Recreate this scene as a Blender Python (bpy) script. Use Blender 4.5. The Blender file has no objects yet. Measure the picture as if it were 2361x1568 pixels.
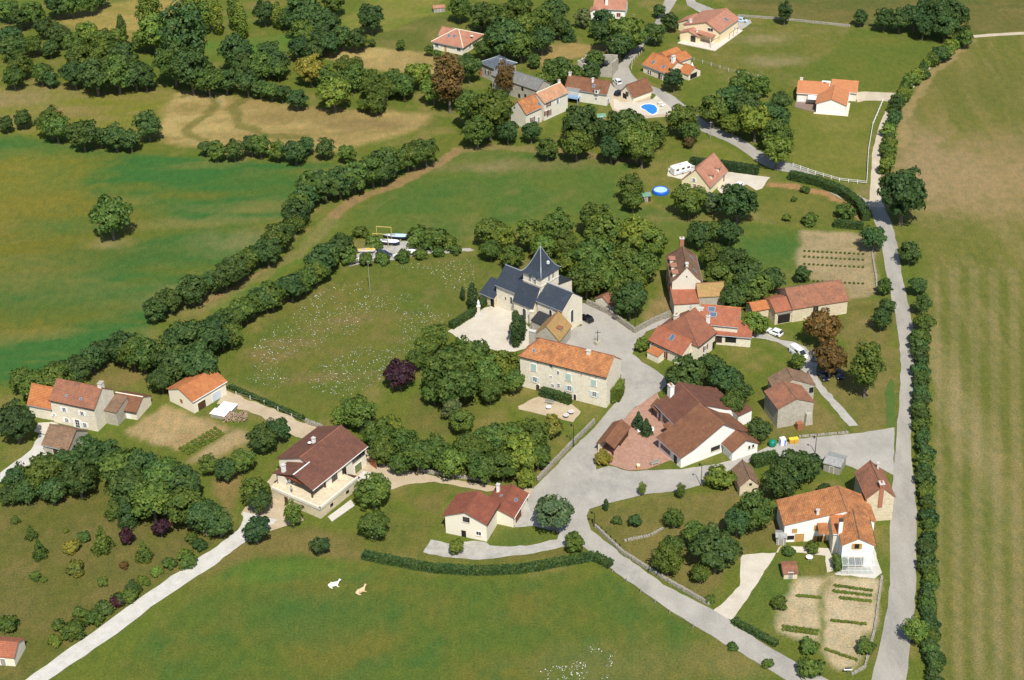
import bpy, bmesh, math, random
import numpy as np
from mathutils import Vector, Matrix
from mathutils.geometry import tessellate_polygon
random.seed(7); RNG = np.random.default_rng(11)
S = bpy.context.scene
COL = S.collection
R = math.radians
# ------------------------------------------------------------------ camera
F, CX, CY, PITCH, ROLL, CAMH = 3804.0, 1180.5, 784.0, R(32), R(1.5), 210.0
cam = bpy.data.cameras.new('camera'); camo = bpy.data.objects.new('camera', cam); COL.objects.link(camo)
cam.sensor_width = 36.0; cam.lens = F / 2361.0 * 36.0; cam.clip_start = 1.0; cam.clip_end = 20000.0
_r, _u, _f = Vector((1, 0, 0)), Vector((0, math.sin(PITCH), math.cos(PITCH))), Vector((0, math.cos(PITCH), -math.sin(PITCH)))
_c, _s = math.cos(ROLL), math.sin(ROLL)
_X, _Y, _Z = _c * _r - _s * _u, _s * _r + _c * _u, -_f
camo.matrix_world = Matrix(((_X.x, _Y.x, _Z.x, 0), (_X.y, _Y.y, _Z.y, 0), (_X.z, _Y.z, _Z.z, CAMH), (0, 0, 0, 1)))
S.camera = camo
# ------------------------------------------------------------------ sky, sun, exposure
SUN_EL, SUN_AZ = 54.0, 170.0         # azimuth measured clockwise from +Y (behind the camera, slightly right)
sdx, sdy = math.sin(R(SUN_AZ)), math.cos(R(SUN_AZ))
W = bpy.data.worlds.new('World'); S.world = W; W.use_nodes = True
nt = W.node_tree; nt.nodes.clear()
sky = nt.nodes.new('ShaderNodeTexSky'); sky.sky_type = 'NISHITA'; sky.sun_disc = False
sky.sun_elevation = R(SUN_EL); sky.sun_rotation = R(SUN_AZ); sky.altitude = 300; sky.dust_density = 1.2
bg = nt.nodes.new('ShaderNodeBackground'); bg.inputs[1].default_value = 0.105
wo = nt.nodes.new('ShaderNodeOutputWorld')
nt.links.new(sky.outputs[0], bg.inputs[0]); nt.links.new(bg.outputs[0], wo.inputs[0])
sl = bpy.data.lights.new('sun', 'SUN'); sl.energy = 4.8; sl.angle = R(0.53); sl.color = (1.0, 0.955, 0.87)
so = bpy.data.objects.new('sun', sl); COL.objects.link(so)
sun_dir = Vector((sdx * math.cos(R(SUN_EL)), sdy * math.cos(R(SUN_EL)), math.sin(R(SUN_EL))))
so.rotation_euler = sun_dir.to_track_quat('Z', 'Y').to_euler(); so.location = (0, 0, 300)
S.view_settings.view_transform = 'Standard'; S.view_settings.look = 'None'
S.view_settings.exposure = 0.2; S.view_settings.gamma = 1.0; S.view_settings.use_curve_mapping = False
# ------------------------------------------------------------------ survey: photograph point -> ground point
ZT = {'z1': (100, 1500, .3852), 'z2': (3100, 1840, .5133), 'z3': (3150, 300, .2444), 'z4': (640, 1450, .2791), 'z5': (2680, 20, .2370),
      'z6': (1880, 960, .4464), 'z7': (2560, 1480, .4686), 'z8': (2050, 1320, .3571), 'y1': (1680, 1900, .4741), 'y2': (2540, 940, .5801),
      'y3': (3000, 1100, .6696), 'y4': (2680, 600, .3125), 'y5': (1900, 200, .4889), 'y6': (2440, 160, .3571), 'y7': (1060, 1660, .4912),
      'y8': (1400, 880, .3407)}
for i in range(4):
    for j in range(4):
        ZT['t%d%d' % (i, j)] = (1024 * i, 680 * j, .43371); ZT['k%d%d' % (i, j)] = (1024 * i, 680 * j, .7591)
def D(*a):
    if len(a) == 1: a = a[0]
    if len(a) == 2: return a
    s, x, y = a; q = ZT[s]; return ((q[0] + q[2] * x) / 1.73484, (q[1] + q[2] * y) / 1.73484)
def ray(u, v):
    x = (u - CX) / F; y = -(v - CY) / F
    x, y = _c * x + _s * y, -_s * x + _c * y
    return Vector((x, math.cos(PITCH) + y * math.sin(PITCH), -math.sin(PITCH) + y * math.cos(PITCH)))
def G(p, z=0.0):
    d = ray(*D(p)); t = (z - CAMH) / d.z; return Vector((d.x * t, d.y * t, z))
def pxm(p):                      # photograph units per metre at a ground point
    return F / (G(p) - Vector((0, 0, CAMH))).dot(_f)
# ------------------------------------------------------------------ objects
def tag(o, label=None, cat=None, group=None, kind=None):
    if label: o['label'] = label
    if cat: o['category'] = cat
    if group: o['group'] = group
    if kind: o['kind'] = kind
    return o
def thing(name, label, cat, loc, rz=0.0, group=None, sc=1.0):
    o = bpy.data.objects.new(name, None); COL.objects.link(o); o.empty_display_size = .2
    o.location = (loc[0], loc[1], loc[2] if len(loc) > 2 else 0); o.rotation_euler = (0, 0, rz); o.scale = (sc, sc, sc)
    return tag(o, label, cat, group)
def link(name, me, parent=None, loc=None, rz=None):
    o = bpy.data.objects.new(name, me); COL.objects.link(o)
    if parent: o.parent = parent
    if loc is not None: o.location = loc
    if rz is not None: o.rotation_euler = (0, 0, rz)
    return o
def copytree(o, parent=None):
    c = o.copy(); COL.objects.link(c); c.parent = parent
    for ch in [x for x in o.children]: copytree(ch, c)
    return c
class MB:
    def __init__(s): s.v = []; s.f = []; s.m = []; s.sm = []
    def add(s, vs, fs, m=0, smooth=False):
        o = len(s.v); s.v += [tuple(v) for v in vs]; s.f += [tuple(i + o for i in f) for f in fs]; s.m += [m] * len(fs); s.sm += [smooth] * len(fs); return s
    def box(s, c, d, m=0, rz=0.0, top=1.0):
        x, y, z = d[0] / 2, d[1] / 2, d[2] / 2; ca, sa = math.cos(rz), math.sin(rz); vs = []
        for k in (-1, 1):
            t = top if k > 0 else 1.0
            for a, b in ((-1, -1), (1, -1), (1, 1), (-1, 1)):
                px, py = a * x * t, b * y * t
                vs.append((c[0] + ca * px - sa * py, c[1] + sa * px + ca * py, c[2] + k * z))
        return s.add(vs, [(3, 2, 1, 0), (4, 5, 6, 7), (0, 1, 5, 4), (1, 2, 6, 5), (2, 3, 7, 6), (3, 0, 4, 7)], m)
    def tube(s, p, q, r0, r1=None, n=6, m=0, smooth=True):
        r1 = r0 if r1 is None else r1; p, q = Vector(p), Vector(q); d = (q - p)
        if d.length < 1e-5: return s
        d.normalize(); a = d.orthogonal().normalized(); b = d.cross(a); vs = []
        for c, r in ((p, r0), (q, r1)):
            for i in range(n):
                t = 2 * math.pi * i / n; vs.append(c + a * (r * math.cos(t)) + b * (r * math.sin(t)))
        s.add(vs, [(i, (i + 1) % n, n + (i + 1) % n, n + i) for i in range(n)], m, smooth)
        return s.add(vs, [tuple(range(n))[::-1], tuple(range(n, 2 * n))], m)
    def lathe(s, c, prof, n=12, m=0, smooth=True, sx=1.0, sy=1.0, rz=0.0):
        vs = []; ca, sa = math.cos(rz), math.sin(rz)
        for r, z in prof:
            for i in range(n):
                t = 2 * math.pi * i / n; x, y = r * sx * math.cos(t), r * sy * math.sin(t)
                vs.append((c[0] + ca * x - sa * y, c[1] + sa * x + ca * y, c[2] + z))
        fs = [(k * n + i, k * n + (i + 1) % n, (k + 1) * n + (i + 1) % n, (k + 1) * n + i) for k in range(len(prof) - 1) for i in range(n)]
        s.add(vs, fs, m, smooth)
        return s.add(vs, [tuple(range(n))[::-1], tuple(range((len(prof) - 1) * n, len(prof) * n))], m)
    def prism(s, poly, z0, z1, m=0):
        n = len(poly); vs = [(p[0], p[1], z0) for p in poly] + [(p[0], p[1], z1) for p in poly]
        fs = [(i, (i + 1) % n, n + (i + 1) % n, n + i) for i in range(n)]
        tr = tessellate_polygon([[Vector((p[0], p[1], 0)) for p in poly]])
        for t in tr: fs.append(tuple(n + i for i in t)); fs.append(tuple(t)[::-1])
        return s.add(vs, fs, m)
    def hull(s, secs, m=0, smooth=True, caps=True):      # loft through equal-length rings of points
        n = len(secs[0]); vs = [p for r in secs for p in r]
        s.add(vs, [(k * n + i, k * n + (i + 1) % n, (k + 1) * n + (i + 1) % n, (k + 1) * n + i) for k in range(len(secs) - 1) for i in range(n)], m, smooth)
        if caps: s.add(vs, [tuple(range(n))[::-1], tuple(range((len(secs) - 1) * n, len(secs) * n))], m)
        return s
    def mesh(s, name, mats):
        me = bpy.data.meshes.new(name); me.from_pydata(s.v, [], s.f); me.update()
        bm = bmesh.new(); bm.from_mesh(me); bmesh.ops.recalc_face_normals(bm, faces=bm.faces)
        uv = bm.loops.layers.uv.new('UVMap'); up = Vector((0, 0, 1))
        for f in bm.faces:
            n = f.normal; t = up.cross(n)
            t = Vector((1, 0, 0)) if t.length < .02 else t.normalized()
            b = n.cross(t)
            for l in f.loops: l[uv].uv = (l.vert.co.dot(t), l.vert.co.dot(b))
        bm.to_mesh(me); bm.free()
        mats = mats if isinstance(mats, (list, tuple)) else [mats]
        for m in mats: me.materials.append(m)
        me.polygons.foreach_set('material_index', s.m); me.polygons.foreach_set('use_smooth', s.sm); me.update()
        return me
    def build(s, name, mats, parent=None, loc=None, rz=None):
        return link(name, s.mesh(name, mats), parent, loc, rz)
# ------------------------------------------------------------------ materials
MATS = {}
class NT:
    def __init__(s, name):
        s.mat = bpy.data.materials.new(name); s.mat.use_nodes = True; s.t = s.mat.node_tree; s.t.nodes.clear()
        s.out = s.n('ShaderNodeOutputMaterial'); s.b = s.n('ShaderNodeBsdfPrincipled'); s.l(s.b.outputs[0], s.out.inputs[0])
        s.b.inputs['Specular IOR Level'].default_value = .25
    def n(s, k, **kw):
        x = s.t.nodes.new(k)
        for a, b in kw.items(): setattr(x, a, b)
        return x
    def l(s, a, b): s.t.links.new(a, b)
    def val(s, sock, v):
        if hasattr(v, 'links') or isinstance(v, bpy.types.NodeSocket): s.l(v, sock)
        else: sock.default_value = v
    def math(s, op, a, b=0.0, c=0.0, clamp=False):
        x = s.n('ShaderNodeMath', operation=op, use_clamp=clamp)
        s.val(x.inputs[0], a); s.val(x.inputs[1], b); s.val(x.inputs[2], c); return x.outputs[0]
    def mix(s, f, a, b, mode='MIX'):
        x = s.n('ShaderNodeMix', data_type='RGBA', blend_type=mode)
        s.val(x.inputs[0], f)
        for k, v in ((6, a), (7, b)):
            if isinstance(v, tuple): x.inputs[k].default_value = (*v[:3], 1)
            else: s.l(v, x.inputs[k])
        return x.outputs[2]
    def noise(s, vec, sc, det=3.0, rough=.6):
        x = s.n('ShaderNodeTexNoise'); s.l(vec, x.inputs['Vector']); x.inputs['Scale'].default_value = sc; x.inputs['Detail'].default_value = det; x.inputs['Roughness'].default_value = rough
        return x.outputs['Fac']
    def ramp(s, f, a, b):
        x = s.n('ShaderNodeMapRange', clamp=True); s.val(x.inputs[0], f); x.inputs[1].default_value = a; x.inputs[2].default_value = b; return x.outputs[0]
    def pos(s, sc=(1, 1, 1)):
        g = s.n('ShaderNodeNewGeometry'); m = s.n('ShaderNodeVectorMath', operation='MULTIPLY'); s.l(g.outputs['Position'], m.inputs[0]); m.inputs[1].default_value = sc; return m.outputs[0]
    def obj(s): return s.n('ShaderNodeTexCoord').outputs['Object']
    def uv(s): return s.n('ShaderNodeTexCoord').outputs['UV']
    def bump(s, h, st=.5, d=.1):
        x = s.n('ShaderNodeBump'); x.inputs['Strength'].default_value = st; x.inputs['Distance'].default_value = d; s.l(h, x.inputs['Height']); s.l(x.outputs[0], s.b.inputs['Normal'])
    def col(s, c): s.val(s.b.inputs['Base Color'], c if not isinstance(c, tuple) else (*c, 1))
    def rough(s, r): s.b.inputs['Roughness'].default_value = r
def plain(name, c, rough=.7, metal=0.0, var=.12, sc=2.0):
    if name in MATS: return MATS[name]
    n = NT(name); v = n.noise(n.pos(), sc, 4)
    n.col(n.mix(n.ramp(v, .3, .7), tuple(x * (1 - var) for x in c), tuple(min(1, x * (1 + var)) for x in c)))
    n.rough(rough); n.b.inputs['Metallic'].default_value = metal; MATS[name] = n.mat; return n.mat
def glossy(name, c, rough=.25, coat=.5):
    if name in MATS: return MATS[name]
    n = NT(name); n.col(c); n.rough(rough); n.b.inputs['Coat Weight'].default_value = coat; n.b.inputs['Specular IOR Level'].default_value = .5; MATS[name] = n.mat; return n.mat
def tilemat(name, c1, c2, c3, lich=.45, row=.36, colw=.30, moss=(.30, .26, .14)):
    if name in MATS: return MATS[name]
    n = NT(name); uv = n.uv(); sp = n.n('ShaderNodeSeparateXYZ'); n.l(uv, sp.inputs[0])
    u = n.math('DIVIDE', sp.outputs[0], colw); v = n.math('DIVIDE', sp.outputs[1], row)
    fu = n.math('FLOOR', u); fv = n.math('FLOOR', v); cb = n.n('ShaderNodeCombineXYZ'); n.l(fu, cb.inputs[0]); n.l(fv, cb.inputs[1])
    wn = n.n('ShaderNodeTexWhiteNoise', noise_dimensions='2D'); n.l(cb.outputs[0], wn.inputs[0])
    c = n.mix(n.math('MULTIPLY', wn.outputs[0], .9), c1, c2)
    big = n.noise(n.pos(), .55, 4, .65)
    c = n.mix(n.ramp(big, .42, .72), c, c3)
    sm = n.noise(n.pos(), 2.6, 4, .7)
    c = n.mix(n.math('MULTIPLY', n.ramp(sm, 1 - lich, .85), .75), c, moss)
    fr = n.math('FRACT', v); line = n.ramp(fr, .0, .28)
    c = n.mix(line, n.mix(.55, c, (.03, .02, .015)), c)
    n.col(c); n.rough(.85)
    hu = n.math('ABSOLUTE', n.math('SUBTRACT', n.math('FRACT', u), .5)); h = n.math('ADD', n.math('MULTIPLY', hu, -1.2), n.math('MULTIPLY', fr, -.7))
    n.bump(h, .8, .07); MATS[name] = n.mat; return n.mat
def stonemat(name, c1, c2, mortar, sx=2.4, sy=4.2, dirt=(.30, .25, .17), dirtk=.35, sharp=.07):
    if name in MATS: return MATS[name]
    n = NT(name); m = n.n('ShaderNodeVectorMath', operation='MULTIPLY'); n.l(n.uv(), m.inputs[0]); m.inputs[1].default_value = (sx, sy, 1)
    vo = n.n('ShaderNodeTexVoronoi', voronoi_dimensions='2D', feature='DISTANCE_TO_EDGE'); n.l(m.outputs[0], vo.inputs['Vector']); vo.inputs['Scale'].default_value = 1; vo.inputs['Randomness'].default_value = .8
    vc = n.n('ShaderNodeTexVoronoi', voronoi_dimensions='2D'); n.l(m.outputs[0], vc.inputs['Vector']); vc.inputs['Scale'].default_value = 1; vc.inputs['Randomness'].default_value = .8
    sp = n.n('ShaderNodeSeparateColor'); n.l(vc.outputs['Color'], sp.inputs[0])
    c = n.mix(sp.outputs[0], c1, c2)
    c = n.mix(n.math('MULTIPLY', sp.outputs[1], .35), c, tuple(.45 * x for x in c1))
    e = n.ramp(vo.outputs['Distance'], .0, sharp * 2.2)
    c = n.mix(e, mortar, c)
    dn = n.noise(n.pos(), .6, 5, .7); c = n.mix(n.math('MULTIPLY', n.ramp(dn, .5, .8), dirtk), c, dirt)
    n.col(c); n.rough(.92); n.bump(e, .6, .05); MATS[name] = n.mat; return n.mat
def rendermat(name, c, dirtk=.25, dirt=(.42, .38, .30)):
    if name in MATS: return MATS[name]
    n = NT(name); a = n.noise(n.pos(), .8, 5, .7); b = n.noise(n.pos((3, 3, .5)), 1.5, 3)
    k = n.math('MULTIPLY', n.ramp(n.math('MULTIPLY', n.math('ADD', a, b), .5), .45, .75), dirtk)
    n.col(n.mix(k, c, dirt)); n.rough(.9); n.bump(n.noise(n.pos(), 12, 3), .2, .02); MATS[name] = n.mat; return n.mat
def slatemat(name, c1, c2):
    if name in MATS: return MATS[name]
    n = NT(name); sp = n.n('ShaderNodeSeparateXYZ'); n.l(n.uv(), sp.inputs[0])
    u = n.math('DIVIDE', sp.outputs[0], .26); v = n.math('DIVIDE', sp.outputs[1], .24); fv = n.math('FLOOR', v)
    cb = n.n('ShaderNodeCombineXYZ'); n.l(n.math('FLOOR', n.math('ADD', u, n.math('MULTIPLY', fv, .5))), cb.inputs[0]); n.l(fv, cb.inputs[1])
    wn = n.n('ShaderNodeTexWhiteNoise', noise_dimensions='2D'); n.l(cb.outputs[0], wn.inputs[0])
    c = n.mix(wn.outputs[0], c1, c2); c = n.mix(n.math('MULTIPLY', n.ramp(n.noise(n.pos(), .7, 5, .7), .5, .8), .5), c, tuple(1.8 * x for x in c2))
    fr = n.math('FRACT', v); c = n.mix(n.ramp(fr, 0, .3), tuple(.4 * x for x in c1), c)
    n.col(c); n.rough(.55); n.bump(n.math('MULTIPLY', fr, -1), .5, .03); n.b.inputs['Specular IOR Level'].default_value = .4; MATS[name] = n.mat; return n.mat
def leafmat(name, dark=.55, sat=1.0):
    if name in MATS: return MATS[name]
    n = NT(name); oi = n.n('ShaderNodeObjectInfo'); g = n.n('ShaderNodeNewGeometry')
    base = oi.outputs['Color']
    rnd = g.outputs['Random Per Island']
    c = n.mix(rnd, n.mix(1.0, base, (.62, .70, .72), 'MULTIPLY'), n.mix(1.0, base, (1.42, 1.30, 1.15), 'MULTIPLY'))
    nz = n.noise(n.pos(), .45, 3); c = n.mix(n.ramp(nz, .3, .7), n.mix(1.0, c, (.72, .86, .92), 'MULTIPLY'), n.mix(1.0, c, (1.22, 1.10, .85), 'MULTIPLY'))
    n.col(c); n.rough(.55); n.b.inputs['Specular IOR Level'].default_value = .18
    tr = n.n('ShaderNodeBsdfTranslucent'); n.l(n.mix(1.0, c, (1.3, 1.5, .6), 'MULTIPLY'), tr.inputs[0])
    ms = n.n('ShaderNodeMixShader'); ms.inputs[0].default_value = .22; n.l(n.b.outputs[0], ms.inputs[1]); n.l(tr.outputs[0], ms.inputs[2]); n.l(ms.outputs[0], n.out.inputs[0])
    MATS[name] = n.mat; return n.mat
def surfmat(name, c1, c2, c3=None, sc=.5, stretch=(1, 1, 1), fine=7.0, bump=.25, k3=.5):
    if name in MATS: return MATS[name]
    n = NT(name); p = n.pos(stretch); a = n.noise(p, sc, 6, .68); f = n.noise(n.pos(), fine, 3, .7)
    c = n.mix(n.ramp(a, .36, .64), c1, c2)
    if c3: c = n.mix(n.math('MULTIPLY', n.ramp(n.noise(p, sc * .37, 6, .75), .52, .66), k3), c, c3)
    c = n.mix(n.ramp(f, .25, .75), n.mix(1.0, c, (.80, .80, .80), 'MULTIPLY'), n.mix(1.0, c, (1.18, 1.18, 1.18), 'MULTIPLY'))
    n.col(c); n.rough(.95); n.b.inputs['Specular IOR Level'].default_value = .1; n.bump(f, bump, .05); MATS[name] = n.mat; return n.mat
T_ORANGE = tilemat('roof_orange', (.42, .155, .055), (.52, .21, .08), (.36, .12, .045), .40, moss=(.33, .22, .11))
T_ORANGE2 = tilemat('roof_orange_aged', (.40, .14, .05), (.56, .25, .10), (.24, .10, .05), .52, moss=(.22, .19, .07))
T_BROWN = tilemat('roof_brown', (.19, .085, .045), (.25, .12, .062), (.155, .068, .04), .36, moss=(.26, .18, .12))
T_BROWN2 = tilemat('roof_brown_dark', (.145, .062, .042), (.20, .088, .055), (.12, .055, .04), .34, moss=(.21, .14, .10))
T_PINK = tilemat('roof_pink', (.40, .185, .12), (.48, .24, .155), (.36, .16, .105), .32, moss=(.42, .30, .21))
T_RED = tilemat('roof_red', (.22, .068, .042), (.29, .10, .055), (.18, .058, .04), .36, moss=(.28, .17, .11))
T_AGED = tilemat('roof_aged', (.28, .105, .06), (.36, .16, .09), (.17, .085, .055), .5, moss=(.30, .22, .15))
T_LICH = tilemat('roof_lichened', (.20, .11, .065), (.29, .17, .105), (.14, .085, .055), .55, moss=(.27, .24, .16))
T_YELL = tilemat('roof_canal_yellow', (.36, .19, .08), (.46, .28, .12), (.28, .22, .07), .55, moss=(.30, .25, .08))
SLATE = slatemat('slate_blue', (.030, .040, .056), (.045, .056, .074))
SLATE_D = slatemat('slate_black', (.022, .024, .028), (.04, .042, .046))
SLATE_G = slatemat('slate_grey', (.16, .16, .15), (.22, .215, .20))
ST_CREAM = stonemat('stone_cream', (.76, .68, .52), (.84, .78, .63), (.78, .72, .58), dirtk=.2)
ST_TAN = stonemat('stone_tan', (.62, .52, .34), (.74, .65, .46), (.62, .54, .40), 1.9, 3.6, dirtk=.4)
ST_GREY = stonemat('stone_grey', (.42, .385, .31), (.54, .50, .41), (.40, .37, .30), 2.2, 4.0, dirt=(.22, .20, .17), dirtk=.55)
ST_RUB = stonemat('stone_rubble', (.40, .36, .29), (.52, .48, .40), (.16, .15, .12), 3.0, 4.4, dirtk=.4, sharp=.12)
RE_WHITE = rendermat('render_white', (.80, .79, .75), .12)
RE_CREAM = rendermat('render_cream', (.76, .70, .56), .15)
RE_YELL = rendermat('render_yellow', (.80, .68, .44), .12)
RE_GREY = rendermat('render_grey', (.46, .46, .45), .3)
RE_OLD = rendermat('render_old', (.70, .66, .56), .55, (.40, .36, .28))
GLASS = glossy('window_glass', (.025, .030, .036), .08, .3)
GLASS_B = glossy('skylight_glass', (.09, .14, .20), .1, .4)
WHITE_P = plain('white_paint', (.80, .80, .78), .55, var=.04)
GREY_P = plain('grey_paint', (.35, .36, .36), .6)
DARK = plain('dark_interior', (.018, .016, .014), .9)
WOOD_D = plain('wood_dark', (.085, .042, .022), .7, var=.25)
WOOD_L = plain('wood_light', (.42, .24, .10), .7, var=.2)
WOOD_G = plain('wood_grey', (.30, .28, .24), .85, var=.25, sc=5)
WOOD_R = plain('wood_red', (.20, .045, .025), .6, var=.15)
SHUT_G = plain('shutter_green', (.36, .50, .45), .6, var=.06)
SHUT_B = plain('shutter_bluegrey', (.52, .62, .62), .6, var=.06)
SHUT_W = plain('shutter_white', (.78, .79, .79), .55, var=.03)
SHUT_Y = plain('shutter_ochre', (.46, .27, .09), .6, var=.1)
SILL = plain('sill_stone', (.60, .55, .45), .85, var=.08)
METAL = plain('metal_grey', (.36, .37, .38), .4, .6, var=.08)
ZINC = plain('zinc', (.42, .46, .50), .4, .5, var=.06)
BLACKM = plain('black_metal', (.02, .02, .022), .45)
CONC = plain('concrete', (.52, .50, .46), .9, var=.12, sc=1.2)
TERRA = plain('terracotta', (.42, .15, .07), .8)
RUBBER = plain('rubber', (.015, .015, .015), .8)
# ------------------------------------------------------------------ ground
_tab = np.random.default_rng(5).random((256, 256))
def vn(x, y, sc, seed=0):
    x = x / sc + seed * 17.3; y = y / sc + seed * 9.1
    xi = np.floor(x).astype(int); yi = np.floor(y).astype(int); fx = x - xi; fy = y - yi
    fx = fx * fx * (3 - 2 * fx); fy = fy * fy * (3 - 2 * fy)
    t = lambda a, b: _tab[a % 256, b % 256]
    return (t(xi, yi) * (1 - fx) + t(xi + 1, yi) * fx) * (1 - fy) + (t(xi, yi + 1) * (1 - fx) + t(xi + 1, yi + 1) * fx) * fy
def fbm(x, y, sc, seed=0, o=4): return sum(vn(x, y, sc / 2 ** k, seed + k) * .55 ** k for k in range(o)) / sum(.55 ** k for k in range(o))
STEP = .85
gx = np.arange(-250, 250 + STEP, STEP); gy = np.arange(185, 665, STEP); NX, NY = len(gx), len(gy)
PX, PY = np.meshgrid(gx, gy); PX = PX.ravel(); PY = PY.ravel()
JX = PX + (fbm(PX, PY, 5, 31) - .5) * 4.0; JY = PY + (fbm(PX, PY, 5, 41) - .5) * 4.0    # ragged edges
def inpoly(x, y, poly):
    c = np.zeros(x.shape, bool); n = len(poly)
    for i in range(n):
        (x0, y0), (x1, y1) = poly[i], poly[(i + 1) % n]
        if y0 == y1: continue
        k = (y0 > y) != (y1 > y); c ^= k & (x < (x1 - x0) * (y - y0) / (y1 - y0) + x0)
    return c
def segdist(x, y, pts, closed):
    d = np.full(x.shape, 1e9); n = len(pts)
    for i in range(n if closed else n - 1):
        (x0, y0), (x1, y1) = pts[i], pts[(i + 1) % n]; dx, dy = x1 - x0, y1 - y0
        t = np.clip(((x - x0) * dx + (y - y0) * dy) / (dx * dx + dy * dy + 1e-9), 0, 1)
        d = np.minimum(d, np.hypot(x - x0 - t * dx, y - y0 - t * dy))
    return d
def wpoly(pts): return [(g.x, g.y) for g in (G(p) for p in pts)]
OLIVE, GREEN, EMER, DRY, STRAW, BROWN, LUSH, DARKG = (.128, .138, .026), (.095, .140, .022), (.045, .125, .030), (.235, .180, .070), (.37, .28, .115), (.20, .125, .060), (.085, .170, .028), (.060, .088, .020)
C = np.zeros((len(PX), 3)); ZID = np.zeros(len(PX), int); ZNAMES = ['ground']
k = fbm(PX, PY, 14, 2)[:, None]; C[:] = np.array(OLIVE) * (1 - k) + np.array(GREEN) * k
k2 = np.clip((fbm(PX, PY, 7, 9) - .5) * 4, 0, 1)[:, None]; C[:] = C * (1 - .55 * k2) + np.array(DRY) * .55 * k2
def zone(pts, ca, cb, name=None, sc=10, soft=1.2, cc=None, kc=.5, aniso=(1, 1), seed=3, sharp=2.5, thr=.5, rough=True):
    poly = wpoly(pts); xs = [p[0] for p in poly]; ys = [p[1] for p in poly]
    idx = np.where((PX > min(xs) - 8) & (PX < max(xs) + 8) & (PY > min(ys) - 8) & (PY < max(ys) + 8))[0]
    x, y = (JX[idx], JY[idx]) if rough else (PX[idx], PY[idx])
    ins = inpoly(x, y, poly); d = segdist(x, y, poly, True); d = np.where(ins, d, -d)
    w = np.clip(d / soft * .5 + .5, 0, 1)[:, None]
    n = np.clip((fbm(PX[idx] * aniso[0], PY[idx] * aniso[1], sc, seed) - thr) * sharp + .5, 0, 1)[:, None]
    col = np.array(ca) * (1 - n) + np.array(cb) * n
    if cc is not None:
        m = np.clip((fbm(PX[idx] * aniso[0], PY[idx] * aniso[1], sc * .45, seed + 20) - .55) * 5, 0, 1)[:, None] * kc
        col = col * (1 - m) + np.array(cc) * m
    C[idx] = C[idx] * (1 - w) + col * w
    if name:
        if name not in ZNAMES: ZNAMES.append(name)
        ZID[idx[d > 0]] = ZNAMES.index(name)
def stroke(pts, width, c, w=.8, soft=.8, rough=True):
    pl = wpoly(pts); xs = [p[0] for p in pl]; ys = [p[1] for p in pl]
    idx = np.where((PX > min(xs) - 12) & (PX < max(xs) + 12) & (PY > min(ys) - 12) & (PY < max(ys) + 12))[0]
    x, y = (JX[idx], JY[idx]) if rough else (PX[idx], PY[idx])
    k = (np.clip((width / 2 - segdist(x, y, pl, False)) / soft + .5, 0, 1) * w)[:, None]
    C[idx] = C[idx] * (1 - k) + np.array(c) * k
def spot(p, rx, ry, c, w=.7):
    g = G(p); i = np.where((np.abs(PX - g.x) < rx * 2 + 3) & (np.abs(PY - g.y) < ry * 2 + 3))[0]
    d = np.hypot((JX[i] - g.x) / rx, (JY[i] - g.y) / ry) + (fbm(PX[i], PY[i], 4, 77) - .5) * 1.0; k = (np.clip(1.25 - d, 0, 1) * w)[:, None]
    C[i] = C[i] * (1 - k) + np.array(c) * k
# fields
zone([(-60, 318), (130, 330), (250, 345), (480, 366), (830, 388), (760, 425), (680, 470), (640, 560), (500, 645), (360, 730), (330, 800), (200, 850), (100, 878), (-60, 885)], EMER, (.135, .135, .022), 'green_field', 22, 2.0, (.20, .17, .05), .45, (.55, 1.6), sharp=4.0)
for q, rx, ry, c in [((60, 400), 22, 26, (.185, .165, .028)), ((30, 330), 20, 8, EMER), ((150, 520), 14, 6, EMER), ((90, 470), 22, 12, (.165, .150, .028)), ((600, 420), 30, 12, EMER), ((420, 560), 24, 9, EMER), ((300, 590), 26, 9, (.05, .115, .028)), ((560, 560), 14, 8, (.22, .19, .08)), ((430, 690), 14, 8, (.24, .20, .09)), ((255, 560), 7, 4, (.25, .20, .09)), ((130, 700), 26, 12, (.055, .12, .03)), ((60, 640), 20, 12, (.16, .15, .04)), ((600, 480), 26, 4, (.17, .16, .05)), ((520, 510), 26, 3, (.20, .175, .06))]: spot(q, rx, ry, c, .62)
zone([(-60, 200), (410, 205), (420, 225), (370, 285), (385, 310), (300, 335), (-60, 300)], (.20, .165, .055), (.155, .165, .026), 'rough_pasture', 14, 2, (.26, .19, .085), .5, (.6, 1.6), sharp=3)
spot((45, 225), 22, 9, (.25, .19, .095), .6)
zone([(425, 208), (560, 224), (700, 246), (990, 264), (965, 300), (880, 322), (770, 348), (560, 352), (385, 330), (360, 290), (385, 235)], STRAW, (.275, .205, .080), 'hay_field', 12, 1.6, (.19, .155, .05), .45, (.6, 1.5), sharp=3)
for pts in ([(430, 222), (470, 216), (498, 222), (500, 236), (480, 262), (440, 288), (428, 300), (436, 314), (470, 322)], [(560, 228), (535, 250), (560, 290), (620, 312), (700, 318)]):
    stroke(pts, 3.2, (.125, .125, .032), .75)
stroke([(425, 232), (468, 210), (512, 218), (512, 240)], 2.0, (.38, .30, .15), .6)
spot((860, 285), 18, 6, (.17, .12, .06), .6); spot((700, 270), 24, 5, (.20, .15, .06), .5)
zone([(120, 45), (250, 8), (420, -20), (470, 40), (340, 95), (270, 95), (170, 65)], (.30, .23, .075), (.22, .19, .05), 'golden_field', 6, 1.5, None, .5, (.35, 1.2), sharp=3)
zone([(480, 96), (590, 84), (700, 76), (700, 112), (560, 135), (470, 125)], LUSH, (.11, .15, .03), 'green_strip', 9)
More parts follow.
